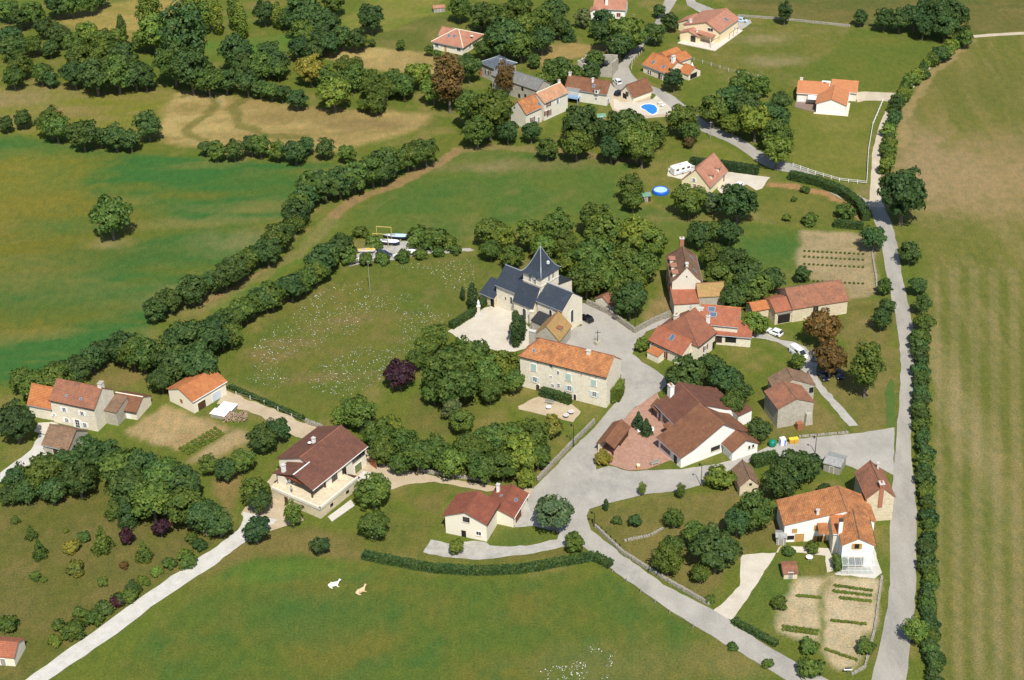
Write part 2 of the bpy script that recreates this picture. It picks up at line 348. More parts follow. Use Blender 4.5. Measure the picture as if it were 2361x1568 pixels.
zone([(760, 62), (850, 5), (870, -20), (1030, -20), (1012, 26), (890, 72), (800, 84)], (.125, .165, .025), (.19, .18, .045), 'upper_meadow', 10)
zone([(735, 128), (790, 108), (900, 112), (1000, 126), (1016, 150), (1010, 178), (930, 168), (800, 152)], STRAW, (.28, .21, .085), 'dry_paddock', 9)
zone([(862, 84), (1000, 34), (1045, 42), (1060, 70), (1000, 118), (900, 112), (860, 104)], (.105, .125, .028), (.17, .15, .05), None, 8)
zone([(1200, 118), (1300, 100), (1400, 104), (1395, 122), (1250, 150), (1190, 130)], (.30, .215, .085), (.25, .185, .075), None, 8)
zone([(765, 520), (830, 480), (990, 385), (1065, 345), (1260, 348), (1490, 372), (1440, 400), (1430, 470), (1480, 482), (1650, 505), (1845, 530), (1838, 640), (1640, 570), (1500, 520), (1300, 500), (1110, 525), (1060, 575), (930, 562), (830, 522)], (.105, .138, .028), (.075, .130, .028), 'middle_meadow', 12, 2, (.17, .155, .055), .4, sharp=3)
for q, rx, ry, c in [((1780, 570), 16, 9, EMER), ((1000, 440), 14, 7, (.05, .12, .028)), ((960, 480), 12, 6, (.055, .125, .028)), ((1200, 380), 26, 5, (.19, .16, .07)), ((1130, 385), 6, 3, (.25, .20, .10)), ((1700, 500), 26, 2.5, DRY)]: spot(q, rx, ry, c, .6)
stroke([(1060, 345), (1130, 338), (1300, 350), (1460, 372)], 4, (.24, .18, .08), .7)
zone([(820, 605), (960, 598), (1090, 590), (1162, 600), (1105, 680), (1085, 720), (1030, 745), (990, 790), (930, 830), (850, 900), (740, 955), (690, 945), (520, 872), (560, 800), (620, 730), (700, 690)], (.098, .128, .024), (.130, .135, .030), 'flower_meadow', 12, 1.5, (.20, .15, .065), .35, sharp=3)
for q in ((640, 820), (680, 790), (740, 870), (800, 740)): spot(q, 8, 2.5, (.21, .145, .07), .5)
stroke([(1055, 345), (990, 390), (900, 430), (800, 470), (760, 510), (720, 560), (660, 600), (560, 660), (480, 705)], 3.6, (.27, .175, .085), .85)
stroke([(760, 515), (700, 580), (600, 650), (500, 710)], 5, (.10, .165, .03), .5)
zone([(-60, 1170), (0, 1165), (130, 1120), (250, 1115), (330, 1160), (500, 1210), (556, 1212), (440, 1300), (250, 1430), (60, 1568), (-80, 1640), (-140, 1400)], (.108, .115, .026), (.135, .122, .038), 'orchard_lawn', 9, 1.5, (.20, .145, .06), .4)
zone([(490, 1110), (560, 1085), (560, 1140), (530, 1180), (500, 1170)], (.24, .17, .07), (.15, .13, .04), None, 5)
zone([(240, 1600), (330, 1470), (480, 1345), (560, 1290), (700, 1278), (840, 1296), (1000, 1325), (1150, 1335), (1410, 1318), (1640, 1470), (1790, 1560), (1820, 1680), (100, 1680)], (.088, .128, .024), (.128, .132, .028), 'cow_pasture', 9, 1.5, (.045, .118, .030), .45, sharp=3)
for q, rx, ry, c in [((640, 1320), 16, 4, LUSH), ((700, 1420), 14, 8, (.05, .12, .03)), ((1700, 1520), 8, 6, DRY), ((1450, 1540), 18, 8, (.165, .15, .055)), ((1560, 1380), 8, 3, (.05, .12, .03))]: spot(q, rx, ry, c, .5)
zone([(560, 1225), (660, 1215), (840, 1230), (840, 1292), (700, 1280), (560, 1290), (470, 1345), (450, 1350)], (.13, .125, .032), (.175, .145, .05), None, 6)
# right arable field
zone([(2075, 335), (2085, 250), (2140, 160), (2240, 82), (2500, 70), (2700, 700), (2500, 1700), (2150, 1700), (2165, 1450), (2160, 1200), (2150, 1000), (2148, 800), (2140, 640), (2128, 560), (2110, 480), (2080, 420)], (.185, .160, .050), (.125, .135, .030), 'arable_field', 7, 2, (.26, .205, .095), .5, (1.5, .22), sharp=3.2)
for q, rx, ry, c, w in [((2250, 420), 34, 26, (.285, .205, .105), .9), ((2140, 370), 12, 30, (.28, .205, .11), .8), ((2330, 330), 16, 12, (.235, .175, .085), .6), ((2200, 540), 26, 10, (.14, .145, .035), .5), ((2250, 200), 30, 30, (.125, .128, .032), .6), ((2220, 960), 5, 40, (.32, .255, .14), .6), ((2330, 900), 14, 30, (.12, .13, .03), .5), ((2260, 1300), 10, 40, (.115, .14, .03), .55), ((2340, 1450), 8, 30, (.22, .175, .075), .5)]: spot(q, rx, ry, c, w)
for u in np.arange(2165, 2420, 11.5):                       # drill rows
    stroke([(u - 6, 620), (u, 1000), (u + 6, 1600)], .9, (.27, .215, .115) if int(u) % 2 else (.10, .125, .028), .34, .7, rough=False)
stroke([(2080, 335), (2085, 260), (2150, 170), (2240, 95)], 3, (.30, .22, .11), .7)
zone([(1640, -40), (1880, -40), (2600, -40), (2600, 60), (2240, 78), (2000, 60), (1830, 45), (1700, 20)], (.14, .125, .038), (.10, .112, .030), 'top_field', 8, 1.5, (.21, .16, .07), .4, (.5, 1.4))
zone([(1545, 70), (1700, 60), (1830, 55), (1975, 64), (1835, 180), (1760, 190), (1640, 165), (1600, 110)], (.112, .132, .026), (.15, .145, .036), 'villa_lawn', 8, 1.5, (.24, .19, .09), .35)
zone([(1980, 66), (2180, 75), (2120, 150), (2080, 190), (2060, 212), (1985, 208), (1980, 188), (1835, 182)], (.098, .132, .024), (.125, .140, .028), 'walled_paddock', 8)
zone([(1832, 255), (1960, 262), (2030, 235), (2005, 300), (2000, 420), (1930, 415), (1835, 380), (1820, 330)], (.130, .148, .026), (.170, .165, .040), 'white_fenced_lawn', 8)
for q in ((1760, 90), (1790, 140)): spot(q, 12, 5, (.27, .22, .12), .6)
zone([(1770, 430), (1830, 425), (1900, 440), (1990, 490), (1920, 525), (1830, 525), (1770, 500), (1745, 480)], (.115, .135, .028), (.145, .145, .035), 'pool_house_lawn', 6)
stroke([(1775, 424), (1830, 428), (1900, 445), (1960, 478), (1988, 505)], 2.4, (.36, .20, .10), .9)
zone([(1846, 532), (1990, 540), (2018, 560), (2022, 672), (1960, 690), (1945, 655), (1840, 640)], (.34, .265, .155), (.285, .225, .125), 'vegetable_plot', 6, 1.0, (.16, .15, .05), .4, (.4, 1.4))
zone([(1620, 330), (1680, 340), (1740, 385), (1600, 370)], (.13, .155, .026), (.17, .165, .04), None, 6)
zone([(1960, 700), (2020, 690), (2055, 720), (2060, 800), (2070, 880), (2062, 980), (1990, 990), (1900, 890), (1950, 780), (1900, 760), (1960, 720)], (.175, .150, .050), (.125, .128, .030), 'orchard_verge', 6, 1.2, (.25, .185, .085), .45)
zone([(1770, 1000), (1860, 905), (1960, 998), (1850, 1008)], (.15, .14, .04), (.20, .16, .06), None, 5)
zone([(1370, 1180), (1440, 1160), (1500, 1150), (1700, 1120), (1770, 1150), (1830, 1190), (1790, 1270), (1700, 1280), (1640, 1395), (1560, 1355), (1440, 1275), (1365, 1210)], (.13, .128, .032), (.165, .142, .045), 'terraced_garden', 6, 1.0, (.22, .165, .075), .35)
zone([(1795, 1290), (1830, 1260), (1850, 1310), (1815, 1400), (1790, 1480), (1700, 1420), (1720, 1360)], (.092, .135, .026), (.11, .138, .028), 'mown_lawn', 5)
zone([('k33', 150, 365), ('k33', 315, 370), ('k33', 250, 690), ('k33', 45, 650), ('k33', 90, 480)], (.47, .385, .255), (.40, .32, .20), 'kitchen_garden', 5, .8, None, .4)
zone([('k33', 345, 335), ('k33', 590, 372), ('k33', 560, 640), ('k33', 505, 800), ('k33', 460, 850), ('k33', 390, 860), ('k33', 285, 745)], (.48, .39, .26), (.40, .32, .20), 'kitchen_garden', 5, .8, None, .4)
zone([('t02', 1150, 845), ('t02', 1400, 690), ('t02', 1550, 600), ('t02', 1700, 680), ('t02', 1950, 760), ('t02', 2130, 815), ('t02', 1640, 1020), ('t02', 1290, 940)], (.36, .265, .135), (.30, .215, .105), 'tilled_plot', 6, 1, (.40, .31, .18), .4)
zone([('t02', 1760, 1110), ('t02', 2180, 810), ('t02', 2320, 880), ('t02', 2300, 920), ('t02', 1900, 1160)], (.35, .26, .14), (.30, .22, .12), 'tilled_plot', 6, 1)
zone([(195, 840), (330, 820), (320, 880), (260, 905), (200, 880)], (.20, .155, .055), (.145, .135, .038), None, 5)
zone([(925, 1150), (1050, 1120), (1030, 1160), (1020, 1190), (960, 1180)], (.18, .15, .05), (.14, .13, .035), None, 5)
zone([(895, 1180), (1000, 1200), (990, 1260), (1060, 1270), (1290, 1260), (1310, 1250), (1300, 1290), (1100, 1300), (850, 1272)], (.112, .130, .028), (.145, .135, .036), 'hedged_lawn', 6)
zone([('y1', 640, 440), ('y1', 780, 450), ('y1', 1150, 505), ('y1', 1000, 570), ('y1', 800, 600), ('y1', 590, 595)], (.090, .130, .026), (.11, .135, .03), 'house_lawn', 4, .8)
zone([(960, 905), (1080, 930), (1100, 980), (1010, 1000), (930, 980)], (.105, .125, .028), (.14, .13, .036), 'manor_lawn', 5)
zone([(1495, 690), (1540, 670), (1560, 720), (1490, 745)], (.26, .19, .085), (.20, .155, .06), None, 4)
# mesh, split by field
keep = np.abs(PX) < .275 * PY + 72
cid = ZID.reshape(NY, NX)[:-1, :-1].ravel()
ii, jj = np.meshgrid(np.arange(NX - 1), np.arange(NY - 1)); a = (jj * NX + ii).ravel()
quads = np.stack([a, a + 1, a + NX + 1, a + NX], 1); ok = keep[quads].all(1)
PZ = (fbm(PX, PY, 3, 61, 3) - .5) * .10
def npmesh(name, V, Q, mats, smooth=False):
    me = bpy.data.meshes.new(name); nq, kk = Q.shape
    me.vertices.add(len(V)); me.vertices.foreach_set('co', np.ascontiguousarray(V, np.float32).ravel())
    me.loops.add(nq * kk); me.loops.foreach_set('vertex_index', np.ascontiguousarray(Q, np.int32).ravel())
    me.polygons.add(nq); me.polygons.foreach_set('loop_start', np.arange(0, nq * kk, kk, dtype=np.int32))
    me.polygons.foreach_set('use_smooth', np.full(nq, smooth)); me.update(calc_edges=True)
    for m in (mats if isinstance(mats, list) else [mats]): me.materials.append(m)
    return me
def groundmat():
    n = NT('grass_and_soil'); at = n.n('ShaderNodeAttribute', attribute_name='Col'); c = at.outputs['Color']
    f1 = n.noise(n.pos(), 2.4, 5, .75); f2 = n.noise(n.pos((1, .6, 1)), .55, 4, .65); f3 = n.noise(n.pos(), 6.5, 2, .6)
    c = n.mix(n.ramp(f2, .34, .66), n.mix(1.0, c, (.84, .90, .88), 'MULTIPLY'), n.mix(1.0, c, (1.18, 1.10, 1.06), 'MULTIPLY'))
    c = n.mix(n.ramp(f1, .34, .68), n.mix(1.0, c, (.60, .68, .62), 'MULTIPLY'), n.mix(1.0, c, (1.34, 1.26, 1.22), 'MULTIPLY'))
    c = n.mix(n.ramp(f3, .3, .72), n.mix(1.0, c, (.74, .78, .76), 'MULTIPLY'), n.mix(1.0, c, (1.22, 1.18, 1.2), 'MULTIPLY'))
    n.col(c); n.rough(.95); n.b.inputs['Specular IOR Level'].default_value = .08
    n.bump(n.math('ADD', n.math('MULTIPLY', f1, .8), n.math('MULTIPLY', f3, .4)), .9, .22); return n.mat
GM = groundmat()
for z, nm in enumerate(ZNAMES):
    q = quads[ok & (cid == z)]
    if not len(q): continue
    used, inv = np.unique(q, return_inverse=True); V = np.stack([PX[used], PY[used], PZ[used]], 1)
    me = npmesh(nm, V, inv.reshape(q.shape), GM, True)
    ca = me.color_attributes.new('Col', 'FLOAT_COLOR', 'POINT'); cc = np.ones((len(used), 4), np.float32); cc[:, :3] = C[used]; ca.data.foreach_set('color', cc.ravel())
    tag(link(nm, me), kind='structure')
m = MB(); m.add([(-7000, -3000, -.35), (7000, -3000, -.35), (7000, 12000, -.35), (-7000, 12000, -.35)], [(0, 1, 2, 3)])
tag(m.build('terrain', surfmat('far_land', (.10, .12, .03), (.17, .15, .05), (.05, .07, .02), .02, fine=.3)), kind='structure')
# ------------------------------------------------------------------ roads and yards
M_ROAD = surfmat('road_chippings', (.300, .278, .238), (.370, .345, .300), (.22, .215, .20), .22, (1, .35, 1), 5.0, .2, .6)
M_VILL = surfmat('village_tarmac', (.315, .295, .258), (.395, .370, .325), (.225, .218, .202), .16, (1, .7, 1), 5.0, .2, .7)
M_TRACK = surfmat('gravel_track', (.44, .375, .275), (.52, .45, .34), (.36, .30, .20), .4, (1, .5, 1), 6.0, .3)
M_PALE = surfmat('pale_gravel', (.50, .45, .36), (.57, .52, .43), (.42, .36, .27), .3, (1, 1, 1), 6.0, .25)
M_LANE = surfmat('limestone_lane', (.48, .46, .41), (.56, .54, .49), (.40, .37, .31), .5, (1, 1, 1), 6.0, .25)
M_DRIVE = surfmat('grey_gravel', (.34, .32, .28), (.43, .41, .37), (.20, .19, .15), .6, (1, 1, 1), 7.0, .4)
M_DIRT = surfmat('sandy_drive', (.42, .335, .225), (.48, .395, .275), (.33, .25, .15), .4, (1, 1, 1), 6.0, .3)
M_CONC = surfmat('concrete_slab', (.50, .475, .42), (.56, .53, .475), (.40, .375, .32), .6, (1, 1, 1), 8.0, .1)
def bricks():
    n = NT('brick_paving'); mp = n.n('ShaderNodeMapping'); n.l(n.pos(), mp.inputs[0]); mp.inputs['Rotation'].default_value = (0, 0, R(28))
    b = n.n('ShaderNodeTexBrick'); n.l(mp.outputs[0], b.inputs[0]); b.inputs['Scale'].default_value = 1.0
    b.inputs['Color1'].default_value = (.40, .205, .14, 1); b.inputs['Color2'].default_value = (.50, .29, .21, 1); b.inputs['Mortar'].default_value = (.30, .22, .17, 1)
    b.inputs['Mortar Size'].default_value = .02; b.inputs['Brick Width'].default_value = .42; b.inputs['Row Height'].default_value = .22
    c = n.mix(n.ramp(n.noise(n.pos(), .5, 5, .7), .35, .7), n.mix(1.0, b.outputs['Color'], (.80, .78, .76), 'MULTIPLY'), b.outputs['Color']); n.col(c); n.rough(.9); n.bump(b.outputs['Fac'], .3, -.02); return n.mat
M_BRICK = bricks()
def sheet(name, pts, mat, z, jit=.14, step=1.3, th=0.0):
    poly = [G(p) for p in pts]; out = []
    for i, p in enumerate(poly):
        q = poly[(i + 1) % len(poly)]; n = max(1, int((q - p).length / step))
        for k in range(n):
            w = p.lerp(q, k / n); j = 0 if k == 0 and jit == 0 else jit
            out.append(Vector((w.x + random.uniform(-j, j), w.y + random.uniform(-j, j), z)))
    m = MB()
    if th: m.prism(out, z - th, z)
    else: m.add(out, [tuple(t) for t in tessellate_polygon([out])])
    o = m.build(name, mat)
    if not th and o.data.polygons and o.data.polygons[0].normal.z < 0: o.data.flip_normals()
    return tag(o, kind='structure')
def strip(name, left, right, mat, z, jit=.14, nsub=6):
    def dens(pts):
        o = []
        for i in range(len(pts) - 1):
            for k in range(nsub):
                t = k / nsub; p0 = pts[max(i - 1, 0)]; p1 = pts[i]; p2 = pts[i + 1]; p3 = pts[min(i + 2, len(pts) - 1)]
                o.append(.5 * ((2 * p1) + (p2 - p0) * t + (2 * p0 - 5 * p1 + 4 * p2 - p3) * t * t + (3 * p1 - p0 - 3 * p2 + p3) * t ** 3))
        return o + [pts[-1]]
    Lp = dens([G(p) for p in left]); Rp = dens([G(p) for p in right]); vs = []
    for a_, b_ in zip(Lp, Rp):
        for c in (a_, b_): vs.append((c.x + random.uniform(-jit, jit), c.y + random.uniform(-jit, jit), z))
    n = len(Lp); m = MB().add(vs, [(2 * i, 2 * i + 1, 2 * i + 3, 2 * i + 2) for i in range(n - 1)])
    return tag(m.build(name, mat), kind='structure')
strip('road', [(1995, 1660), (2010, 1568), (2046, 1400), (2052, 1300), (2053, 1180), (2060, 1090), (2067, 1010), (2075, 900), (2076, 830), (2070, 760), (2056, 690), (2043, 630), (2031, 560), (2016, 510), (2006, 478)],
      [(2075, 1660), (2090, 1568), (2108, 1400), (2113, 1300), (2113, 1180), (2106, 1090), (2100, 1010), (2104, 900), (2108, 830), (2105, 760), (2092, 690), (2079, 630), (2067, 560), (2054, 510), (2038, 478)], M_ROAD, .070)
strip('track', [(2004, 484), (2006, 440), (2010, 380), (2014, 340), (2033, 275), (2052, 243), (2080, 215), (2120, 165), (2160, 130), (2215, 92), (2260, 80), (2400, 72)],
      [(2040, 484), (2032, 440), (2030, 380), (2032, 340), (2049, 285), (2064, 258), (2092, 222), (2132, 172), (2170, 136), (2222, 97), (2262, 86), (2400, 78)], M_TRACK, .066)
vroad = [(2062, 985), (1988, 998), (1841, 1012), (1771, 1029), (1745, 1043), (1690, 1062), (1640, 1072), (1569, 1082), (1490, 1085), (1448, 1087), (1405, 1074), (1374, 1083), (1372, 1060), (1395, 1010), (1436, 971), (1456, 946), (1512, 908), (1536, 890), (1535, 872), (1520, 859), (1480, 834), (1458, 816), (1466, 790), (1490, 765), (1548, 742), (1552, 730), (1500, 745), (1463, 767), (1435, 745), (1405, 724), (1353, 700), (1341, 700), (1341, 752), (1316, 756), (1296, 790), (1290, 800), (1350, 830), (1420, 830), (1436, 880), (1433, 906), (1415, 934), (1370, 986), (1323, 1031), (1280, 1076), (1233, 1124), (1216, 1150), (1225, 1180), (1280, 1210), (1300, 1240), (1320, 1240), (1355, 1270), (1412, 1314), (1544, 1408), (1653, 1474), (1770, 1541), (1860, 1600), (1990, 1680), (2000, 1620), (1900, 1563), (1770, 1491), (1684, 1432), (1640, 1405), (1530, 1347), (1439, 1283), (1364, 1222), (1351, 1190), (1358, 1174), (1430, 1153), (1495, 1139), (1555, 1134), (1615, 1120), (1636, 1108), (1690, 1080), (1730, 1065), (1771, 1055), (1850, 1052), (1933, 1064), (1981, 1086), (2016, 1072), (2060, 1095)]
sheet('village_road', vroad, M_VILL, .058)
strip('lane', [(-20, 1625), (57, 1568), (219, 1456), (350, 1360), (437, 1303), (525, 1242), (556, 1211), (560, 1180)], [(40, 1625), (114, 1568), (245, 1478), (394, 1368), (481, 1312), (547, 1263), (598, 1228), (640, 1200)], M_LANE, .062, .22)
sheet('courtyard', [(556, 1185), (575, 1155), (622, 1105), (640, 1080), (660, 1100), (668, 1160), (700, 1200), (640, 1220), (592, 1233)], M_DIRT, .056)
sheet('sandy_driveway', [('t12', 1000, 1010), ('t12', 1110, 1000), ('t12', 1150, 1110), ('t12', 1300, 1170), ('t12', 1510, 1230), ('t12', 1900, 1300), ('t12', 2200, 1350), ('t12', 2361, 1365), (1240, 1128), (1216, 1150), (1150, 1130), ('t12', 2130, 1400), ('t12', 1650, 1310), ('t12', 1400, 1330), ('t12', 1210, 1395), ('t12', 1000, 1310), ('t12', 900, 1260), ('t12', 1000, 1130)], M_DIRT, .054)
strip('farm_track', [(520, 900), (590, 928), (650, 952), (700, 975), (748, 990)], [(500, 930), (580, 952), (640, 982), (690, 1010), (745, 1030)], M_DIRT, .052, .3)
sheet('church_forecourt', [(1033, 764), (1060, 747), (1090, 730), (1112, 712), (1143, 704), (1186, 722), (1230, 765), (1225, 800), (1170, 815), (1110, 800), (1060, 782)], M_PALE, .055)
sheet('brick_yard', [('t22', 1030, 745), ('t22', 1105, 650), ('t22', 1340, 490), ('t22', 1370, 560), ('t22', 1390, 760), ('t22', 1480, 960), ('t22', 1560, 1090), ('t22', 1460, 1112), ('t22', 1240, 1195), ('t22', 1070, 1205), ('t22', 900, 1150), ('t22', 770, 1010), ('t22', 850, 930)], M_BRICK, .075, 0)
sheet('parking_gravel', [('y3', 0, 350), ('y3', 110, 350), ('y3', 180, 390), ('y3', 260, 400), ('y3', 330, 430), ('y3', 400, 500), ('y3', 400, 590), ('y3', 420, 640), ('y3', 640, 896), ('y3', 590, 905), ('y3', 540, 850), ('y3', 470, 760), ('y3', 405, 690), ('y3', 350, 600), ('y3', 290, 560), ('y3', 230, 440), ('y3', 160, 400), ('y3', 60, 380), ('y3', 0, 375)], M_DRIVE, .050, .25)
strip('hamlet_road', [(1538, -30), (1530, 8), (1500, 72), (1474, 94), (1428, 148), (1420, 162), (1412, 185), (1425, 207), (1500, 214), (1540, 243), (1562, 262), (1590, 290), (1640, 312), (1693, 335), (1765, 384), (1830, 402), (1905, 440), (1990, 485)],
      [(1572, -30), (1556, 8), (1512, 72), (1494, 94), (1453, 146), (1452, 160), (1458, 172), (1476, 188), (1520, 205), (1551, 221), (1575, 240), (1615, 272), (1660, 298), (1705, 318), (1770, 358), (1840, 384), (1920, 422), (2015, 468)], M_ROAD, .048)
sheet('hamlet_yard', [(1412, 200), (1430, 205), (1500, 212), (1500, 235), (1545, 250), (1548, 268), (1470, 275), (1415, 262), (1405, 235)], M_DIRT, .045)
sheet('villa_driveway', [('t30', 815, 850), ('t30', 870, 845), ('t30', 1130, 855), ('t30', 1190, 860), ('t30', 1270, 790), ('t30', 1290, 830), ('t30', 1140, 950), ('t30', 1060, 930), ('t30', 900, 930), ('t30', 820, 945)], M_TRACK, .044)
sheet('caravan_yard', [('y4', -30, 335), ('y4', -20, 230), ('y4', 290, 215), ('y4', 420, 240), ('y4', 220, 395)], M_PALE, .043)
sheet('gravel_forecourt', [('y4', 730, 285), ('y4', 780, 285), ('y4', 1110, 330), ('y4', 1280, 350), ('y4', 1180, 490), ('y4', 1100, 520), ('y4', 980, 440), ('y4', 740, 520), ('y4', 650, 560), ('y4', 600, 500)], M_PALE, .043)
sheet('parking_bay', [('z5', 1120, 290), ('z5', 1350, 245), ('z5', 1380, 300), ('z5', 1200, 420), ('z5', 1130, 420)], M_DRIVE, .042)
sheet('upper_road', [('t20', 1590, -40), ('t20', 1660, -40), ('t20', 1700, 20), ('t20', 1850, 80), ('t20', 1960, 130), ('t20', 2000, 190), ('t20', 1900, 180), ('t20', 1740, 120), ('t20', 1620, 50)], M_ROAD, .041)
sheet('gravel_garden', [('y1', 20, 655), ('y1', 100, 545), ('y1', 240, 575), ('y1', 450, 560), ('y1', 560, 568), ('y1', 590, 600), ('y1', 900, 600), ('y1', 1150, 540), ('y1', 1180, 470), ('y1', 1250, 480), ('y1', 1250, 600), ('y1', 900, 672), ('y1', 500, 716), ('y1', 250, 700)], M_DRIVE, .040, .2)
sheet('house_driveway', [('y1', 800, 440), ('y1', 850, 350), ('y1', 900, 230), ('y1', 960, 150), ('y1', 1080, 110), ('y1', 1250, 330), ('y1', 1240, 480), ('y1', 1180, 485), ('y1', 950, 430)], M_DRIVE, .039, .2)
sheet('garden_path', [('k23', 1040, 545), ('k23', 1100, 500), ('k23', 1200, 400), ('k23', 1205, 240), ('k23', 1280, 230), ('k23', 1400, 225), ('k23', 1430, 180), ('k33', 60, 200), ('k33', 20, 260), ('k23', 1349, 300), ('k23', 1250, 450), ('k23', 1160, 580)], M_PALE, .038)
sheet('front_path', [('k33', 120, 190), ('k33', 330, 205), ('k33', 345, 320), ('k33', 310, 330), ('k33', 300, 240), ('k33', 150, 225)], M_PALE, .037)
sheet('side_yard', [('k33', 560, 200), ('k33', 600, 330), ('k33', 560, 360), ('k33', 350, 340), ('k33', 400, 300), ('k33', 545, 300)], M_CONC, .037)
sheet('stone_terrace', [('z1', 95, 590), ('z1', 140, 500), ('z1', 290, 490), ('z1', 560, 600), ('z1', 460, 660), ('z1', 320, 645)], M_PALE, .10, .0, 1.3, .1)
sheet('house_lane', [('z1', 150, 612), ('z1', 330, 650), ('z1', 220, 840), ('z1', 0, 960), ('z1', -260, 1120), ('z1', -260, 1020), ('z1', 60, 780)], M_LANE, .036)
sheet('boat_yard', [('y8', -20, 440), ('y8', 80, 400), ('y8', 200, 290), ('y8', 330, 250), ('y8', 700, 255), ('y8', 760, 310), ('y8', 1000, 340), ('y8', 1200, 350), ('y8', 1400, 330), ('y8', 1450, 360), ('y8', 1000, 400), ('y8', 800, 400), ('y8', 560, 470), ('y8', 250, 480), ('y8', 0, 545), ('y8', -40, 540)], M_DRIVE, .036, .3)
sheet('manor_patio', [('t22', 60, 610), ('t22', 200, 540), ('t22', 260, 520), ('t22', 560, 600), ('t22', 640, 660), ('t22', 560, 760), ('t22', 480, 740), ('t22', 230, 680), ('t22', 60, 640)], M_DIRT, .036)
sheet('pool_terrace', [('y6', 40, 660), ('y6', 110, 690), ('y6', 320, 700), ('y6', 480, 660), ('y6', 530, 600), ('y6', 705, 740), ('y6', 700, 830), ('y6', 560, 830), ('y6', 440, 850), ('y6', 100, 800), ('y6', 40, 760)], M_PALE, .046)
sheet('verge', [(2055, 870), (2062, 880), (2064, 985), (2045, 985), (2040, 900)], surfmat('verge_grass', (.06, .12, .025), (.09, .13, .03)), .03)
